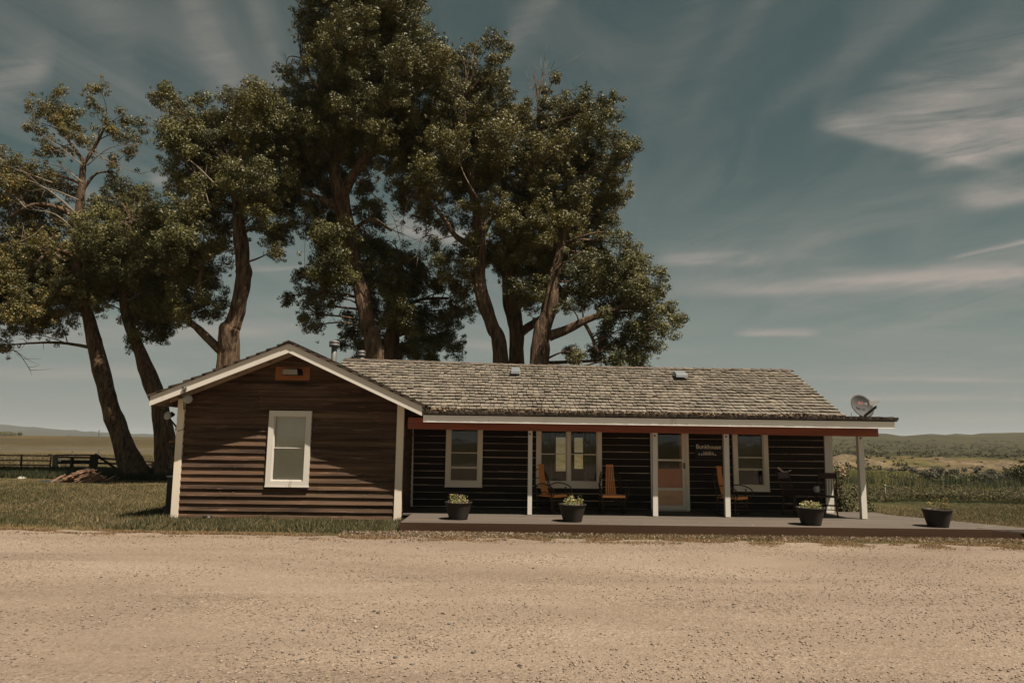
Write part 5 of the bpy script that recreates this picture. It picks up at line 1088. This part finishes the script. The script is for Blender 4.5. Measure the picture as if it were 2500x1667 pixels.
TOT += tree('cottonwood', 'tallest cottonwood, its orange lit trunk leaning above the low chimney cap', 30,
  [[(868, 860, 40, 0), (858, 805, 40, 0), (845, 750, 36, 0), (828, 660, 32, 0), (812, 600, 34, 0), (795, 520, 38, 0), (780, 440, 36, 0), (770, 380, 26, 0), (780, 280, 18, 0), (800, 160, 13, 0), (815, 30, 8, 0)], [(785, 450, 26, 0), (820, 390, 20, -.5), (860, 345, 16, -.8), (910, 330, 10, -1)], [(775, 480, 18, 0), (735, 455, 13, -.4), (690, 440, 9, -.6)], [(800, 540, 14, 0), (850, 505, 10, -.5), (900, 530, 7, -.5)], [(790, 260, 12, 0), (720, 190, 9, 0), (690, 120, 6, 0)]],
  [(700, 25, 38), (760, 10, 60), (840, 5, 70), (920, 15, 60), (960, 45, 40), (700, 75, 36), (740, 100, 50), (820, 100, 75), (900, 100, 65), (960, 110, 45), (1000, 100, 30), (720, 150, 40), (780, 180, 75), (860, 190, 75), (940, 170, 62), (655, 165, 28), (685, 180, 32), (690, 225, 45), (650, 215, 30), (750, 260, 65), (830, 270, 75), (910, 260, 70), (665, 290, 50), (730, 340, 62), (810, 350, 60), (890, 340, 58), (940, 320, 50), (690, 390, 55), (750, 420, 45), (840, 430, 38), (700, 460, 46), (745, 500, 45), (710, 520, 38), (840, 490, 34), (780, 560, 50), (840, 550, 42), (740, 560, 42), (770, 620, 50), (830, 610, 45), (730, 620, 40), (700, 660, 34), (745, 665, 34), (715, 710, 32), (755, 700, 26), (720, 755, 26), (660, 685, 16), (700, 730, 22), (690, 640, 26), (860, 470, 30), (870, -70, 80), (790, -70, 70), (930, -50, 50), (660, 340, 40)], 4,
  dead=[(850, 440, 920, 560, 3), (760, 480, 700, 560, 2), (820, 420, 900, 380, 3), (860, 500, 930, 540, 3), (730, 560, 700, 640, 2)])
TOT += tree('cottonwood', 'low dark cottonwood directly right of the tallest trunk, foliage hanging to the roof', 33,
  [[(898, 870, 34, 0), (900, 800, 34, 0), (905, 740, 28, 0), (915, 680, 20, 0), (920, 600, 12, 0)], [(908, 730, 12, 0), (960, 690, 8, 0), (1030, 685, 6, 0)]],
  [(880, 560, 34), (900, 590, 48), (945, 590, 34), (960, 610, 30), (890, 660, 55), (940, 650, 48), (985, 640, 28), (860, 720, 34), (920, 720, 50), (965, 730, 46), (1010, 700, 26), (1050, 700, 36), (1075, 715, 22), (1030, 740, 36), (1000, 775, 42), (950, 790, 42), (1040, 790, 28), (910, 800, 36), (800, 770, 30), (825, 740, 24), (790, 800, 22), (830, 805, 34), (870, 770, 30), (800, 735, 20), (845, 690, 24), (980, 815, 30), (1010, 660, 18), (1060, 670, 26)], 5)
TOT += tree('cottonwood', 'cottonwood with a slim curved trunk left of the pair, crown reaching up to mid frame', 30,
  [[(1156, 870, 36, 0), (1148, 810, 34, 0), (1130, 750, 33, 0), (1110, 690, 32, 0), (1102, 640, 30, 0), (1104, 560, 26, 0), (1098, 500, 24, 0), (1085, 430, 18, 0), (1070, 340, 12, 0), (1065, 230, 8, 0)], [(1104, 570, 20, 0), (1050, 545, 14, -.3), (1010, 490, 10, -.5), (960, 440, 7, -.5)], [(1104, 560, 14, 0), (1130, 500, 10, 0), (1180, 470, 8, 0)]],
  [(1060, 125, 32), (1095, 105, 26), (1135, 95, 28), (1165, 115, 22), (1140, 130, 30), (1085, 160, 45), (1020, 130, 36), (1010, 190, 55), (1150, 190, 34), (1100, 230, 60), (1030, 265, 60), (980, 300, 50), (1160, 255, 45), (1100, 310, 70), (1030, 350, 60), (960, 370, 55), (1150, 340, 60), (920, 420, 40), (980, 430, 50), (1050, 410, 60), (1120, 400, 62), (930, 465, 30), (965, 490, 34), (1020, 500, 32), (1130, 470, 45), (1080, 480, 34), (1080, 560, 36), (1030, 590, 36), (1000, 600, 26), (1080, 620, 40), (1040, 635, 32), (1060, 670, 24), (1120, 580, 40), (1000, 560, 22), (1150, 600, 30), (940, 330, 45)], 6, tint=((1.35, 1.15, 1.0), .3),
  dead=[(960, 440, 920, 540, 2), (1100, 460, 1050, 330, 4), (1000, 540, 960, 590, 2)])
TOT += tree('cottonwood', 'cottonwood with the straight dark trunk between two orange ones, bare twigs at its top', 31,
  [[(1186, 880, 32, 0), (1186, 800, 34, 0), (1182, 740, 36, 0), (1172, 680, 34, 0), (1170, 620, 26, 0), (1190, 540, 20, 0), (1220, 440, 14, 0), (1235, 330, 9, 0), (1236, 230, 5, 0), (1226, 170, 3, 0)], [(1190, 770, 20, 0), (1215, 750, 18, 0), (1260, 720, 14, .8), (1300, 680, 10, 1)]],
  [(1210, 240, 28), (1260, 240, 30), (1300, 235, 30), (1345, 210, 24), (1340, 245, 34), (1385, 240, 26), (1410, 225, 26), (1400, 275, 36), (1290, 290, 50), (1225, 300, 45), (1350, 310, 52), (1430, 310, 30), (1445, 340, 24), (1420, 360, 38), (1200, 370, 50), (1260, 370, 60), (1330, 380, 65), (1400, 400, 45), (1420, 440, 28), (1390, 460, 40), (1220, 450, 60), (1300, 460, 65), (1350, 490, 50), (1395, 500, 28), (1180, 460, 45), (1180, 530, 55), (1250, 540, 65), (1320, 550, 60), (1190, 600, 50), (1260, 620, 60), (1380, 540, 30), (1160, 560, 40), (1250, 205, 18), (1275, 180, 12)], 7, tint=((1.3, 1.12, 1.0), .3), dead=[(1236, 240, 1225, 150, 3), (1238, 230, 1265, 160, 2), (1240, 260, 1215, 190, 2)])
TOT += tree('cottonwood', 'cottonwood with thick right trunk and long branch holding the lowest crown at the right', 29,
  [[(1232, 880, 46, 0), (1238, 800, 42, 0), (1252, 740, 38, 0), (1265, 690, 34, 0), (1272, 640, 28, 0), (1290, 560, 18, 0), (1310, 480, 10, 0)], [(1262, 770, 26, 0), (1300, 758, 20, -.3), (1340, 738, 16, -.5), (1380, 722, 12, -.6), (1440, 700, 8, -.6)], [(1340, 738, 10, -.4), (1358, 770, 8, -.5), (1372, 810, 6, -.6)]],
  [(1420, 545, 26), (1445, 570, 30), (1395, 590, 40), (1470, 600, 34), (1340, 610, 46), (1430, 630, 50), (1490, 640, 38), (1510, 670, 28), (1380, 660, 52), (1450, 690, 50), (1320, 660, 36), (1230, 660, 40), (1190, 665, 36), (1270, 645, 45), (1210, 690, 28), (1500, 710, 30), (1540, 705, 22), (1550, 735, 20), (1530, 760, 24), (1490, 750, 42), (1440, 760, 44), (1395, 730, 30), (1400, 790, 40), (1360, 815, 26), (1450, 810, 36), (1490, 800, 28), (1325, 820, 16), (1410, 830, 26), (1340, 690, 26), (1300, 700, 20), (1465, 835, 22), (1310, 810, 12)], 8)


# shrubs
def shrub(name, label, cat, px, py, Y, w, h, seed, mat, group=None, zb=None, per=700, size=.05, shape=1.0):
    rg = np.random.default_rng(seed); a = P(px, py, Y); zb = tz(a[0], Y) if zb is None else zb; base = np.array([a[0], Y, zb]); t = thing(name, label, cat, base, group)
    n = max(10, int(18*(w*h)/.8)); d = rg.normal(0, 1, (n, 3)); d /= np.linalg.norm(d, axis=1)[:, None]; c = base+np.array([0, 0, h*.5])+d*np.array([w/2, w/2, h/2])*(.78*rg.random((n, 1))**.5)
    out = ([], []); leaf_cloud(c, rg.uniform(.12, .24, n)*max(w, h)/1.1*.9, per/(max(w, h)/1.1)**1.0, size, out, rg); out[0][0] -= base
    mb = MB(); 
    for k in range(6): e = base+np.array([rg.uniform(-w/3, w/3), rg.uniform(-w/4, w/4), h*rg.uniform(.5, .8)]); mb.tube([base, (base+e)/2+[0, 0, .05], e], [.02*h, .014*h, .005], 5)
    mb.build('stems', M['bark'], t); link('foliage', cloud_mesh('foliage', out), mat, t); return t
shrub('shrub', 'leafy green shrub growing beside the right end of the porch', 'shrub', 2072, 1240, 18.9, 1.05, 1.05, 21, M['bushleaf'], zb=0, per=1500, size=.028)
rs_ = shrub('rose_bush', 'tall climbing rose with pink blooms at the right corner of the bunkhouse', 'rose bush', 2048, 1200, 18.9, .42, 1.55, 22, M['bushleaf'], zb=.10, per=1500, size=.026)
mb = MB(); rg = np.random.default_rng(8)
for (x, y) in ((2058, 1144), (2062, 1152), (2057, 1158), (2050, 1149), (2062, 1160), (2040, 1158)):
    c = P(x, y, 18.6); mb.lathe(c, [(.0001, .03), (.03, .012), (.032, -.01), (.012, -.03)], 8)
mb.build('blooms', M['rosepetal'], rs_)
shrub('shrub', 'small dark green shrub just right of the last porch post', 'shrub', 2122, 1250, 19.1, .62, .55, 23, M['bushleaf'], zb=0, per=1500, size=.028)
shrub('sapling', 'thin leaning pale sapling stem beyond the last porch post', 'plant', 2128, 1212, 20.5, .25, .2, 24, M['bushleaf'], zb=0, per=200, size=.02)
SG = 'sagebrush clumps below the eroded bank'
for i, (px, w, h, Y) in enumerate([(2268, 1.9, 1.3, 62), (2290, 1.5, 1.5, 68), (2250, 1.3, .9, 74), (2175, 1.2, .8, 84), (2330, 1.6, .9, 80), (2405, 1.9, 1.2, 60), (2438, 1.6, 1.0, 62), (2420, 1.5, 1.0, 74), (2352, 1.1, .8, 86), (2230, 1.2, .9, 80), (2465, 1.6, 1.2, 66), (2210, 1.0, .7, 88), (2310, 1.2, .8, 76), (2380, 1.2, .8, 82)]):
    lb = {0: 'tall blue grey sagebrush clump below the bank, widest of the left pair', 1: 'tall upright grey sagebrush clump right beside the widest one', 5: 'wide grey sagebrush clump nearest the camera at the right'}.get(i, 'grey green sagebrush clump scattered below the pale eroded bank')
    shrub('sagebrush', lb, 'sagebrush', px, 1140, Y, w, h, 40+i, M['sage'], SG, per=420, size=.075)
WG = 'willow bushes in the creek bottom'
for i, (px, w, h, Y, mt_) in enumerate([(2492, 2.4, 1.9, 58, 'leaf'), (2340, 2.2, .9, 58, 'bushleaf'), (2370, 1.8, .8, 62, 'bushleaf'), (2312, 1.6, .7, 60, 'bushleaf'), (2285, 1.5, .6, 56, 'bushleaf'), (2225, 1.6, .6, 62, 'bushleaf'), (2180, 1.5, .6, 66, 'bushleaf')]):
    lb = 'big dark green willow bush cut by the right frame edge' if i == 0 else ('wide yellow green bush in the middle of the creek bottom' if i == 1 else 'low yellow green bush in the creek bottom')
    shrub('willow_bush', lb, 'bush', px, 1150, Y, w, h, 70+i, M[mt_], WG, per=420, size=.07)
for i, (px, Y, w, h) in enumerate([(166, 900, 7, 6.0), (48, 600, 4, 3), (12, 640, 12, 3.0), (26, 640, 9, 3.0)]):
    a = P(px, 1063, Y); 
    shrub('distant_tree', ('lone round tree on the skyline beyond the fence', 'small dark tree on the skyline left of the knoll', 'dark tree clump behind the white farm shed', 'dark tree clump right of the white farm shed')[i], 'tree', px, 1063, Y, w, h, 90+i, M['leaf'], per=30, size=.5)
a = P(2125, 1215, 20.2); 
b = thing('marker_stick', 'short pale stick standing in the weeds right of the last porch post', 'stick', P(2160.5, 1202, 24.5)*[1, 1, 0]); mb = MB(); q = P(2160.5, 1187, 24.5); mb.tube([(q[0], 24.5, 0), (q[0], 24.5, q[2])], .02, 6); mb.build('shaft', M['palepost'], b)
mb = MB(); q = P(2160.5, 1187, 24.5); mb.tube([(q[0], 24.5, q[2]+.001), (q[0], 24.5, q[2]+.06)], .028, 8); mb.build('cap', M['lnb'], b)

hz = MB(); hz.box(-9300, 9300, -9300, 9300, -6.5, 95); hm = bpy.data.materials.new('haze_air'); hm.use_nodes = True; hn = hm.node_tree; hn.nodes.clear()
ho = nn(hn, 'ShaderNodeOutputMaterial'); hv = nn(hn, 'ShaderNodeVolumePrincipled'); hv.inputs['Color'].default_value = (.80, .84, .86, 1); hv.inputs['Density'].default_value = .00011; hv.inputs['Anisotropy'].default_value = .2; hn.links.new(hv.outputs[0], ho.inputs['Volume'])
tag(hz.build('haze', hm), 'thin pale air haze over the plain', 'haze', None, 'stuff')
# ------------------------------------------------------------------ render settings
SC.view_settings.view_transform = 'Standard'; SC.view_settings.look = 'None'; SC.view_settings.gamma = 1; SC.view_settings.exposure = 0.80
SC.cycles.use_denoising = True; SC.cycles.max_bounces = 6; SC.cycles.transparent_max_bounces = 8; SC.cycles.diffuse_bounces = 3
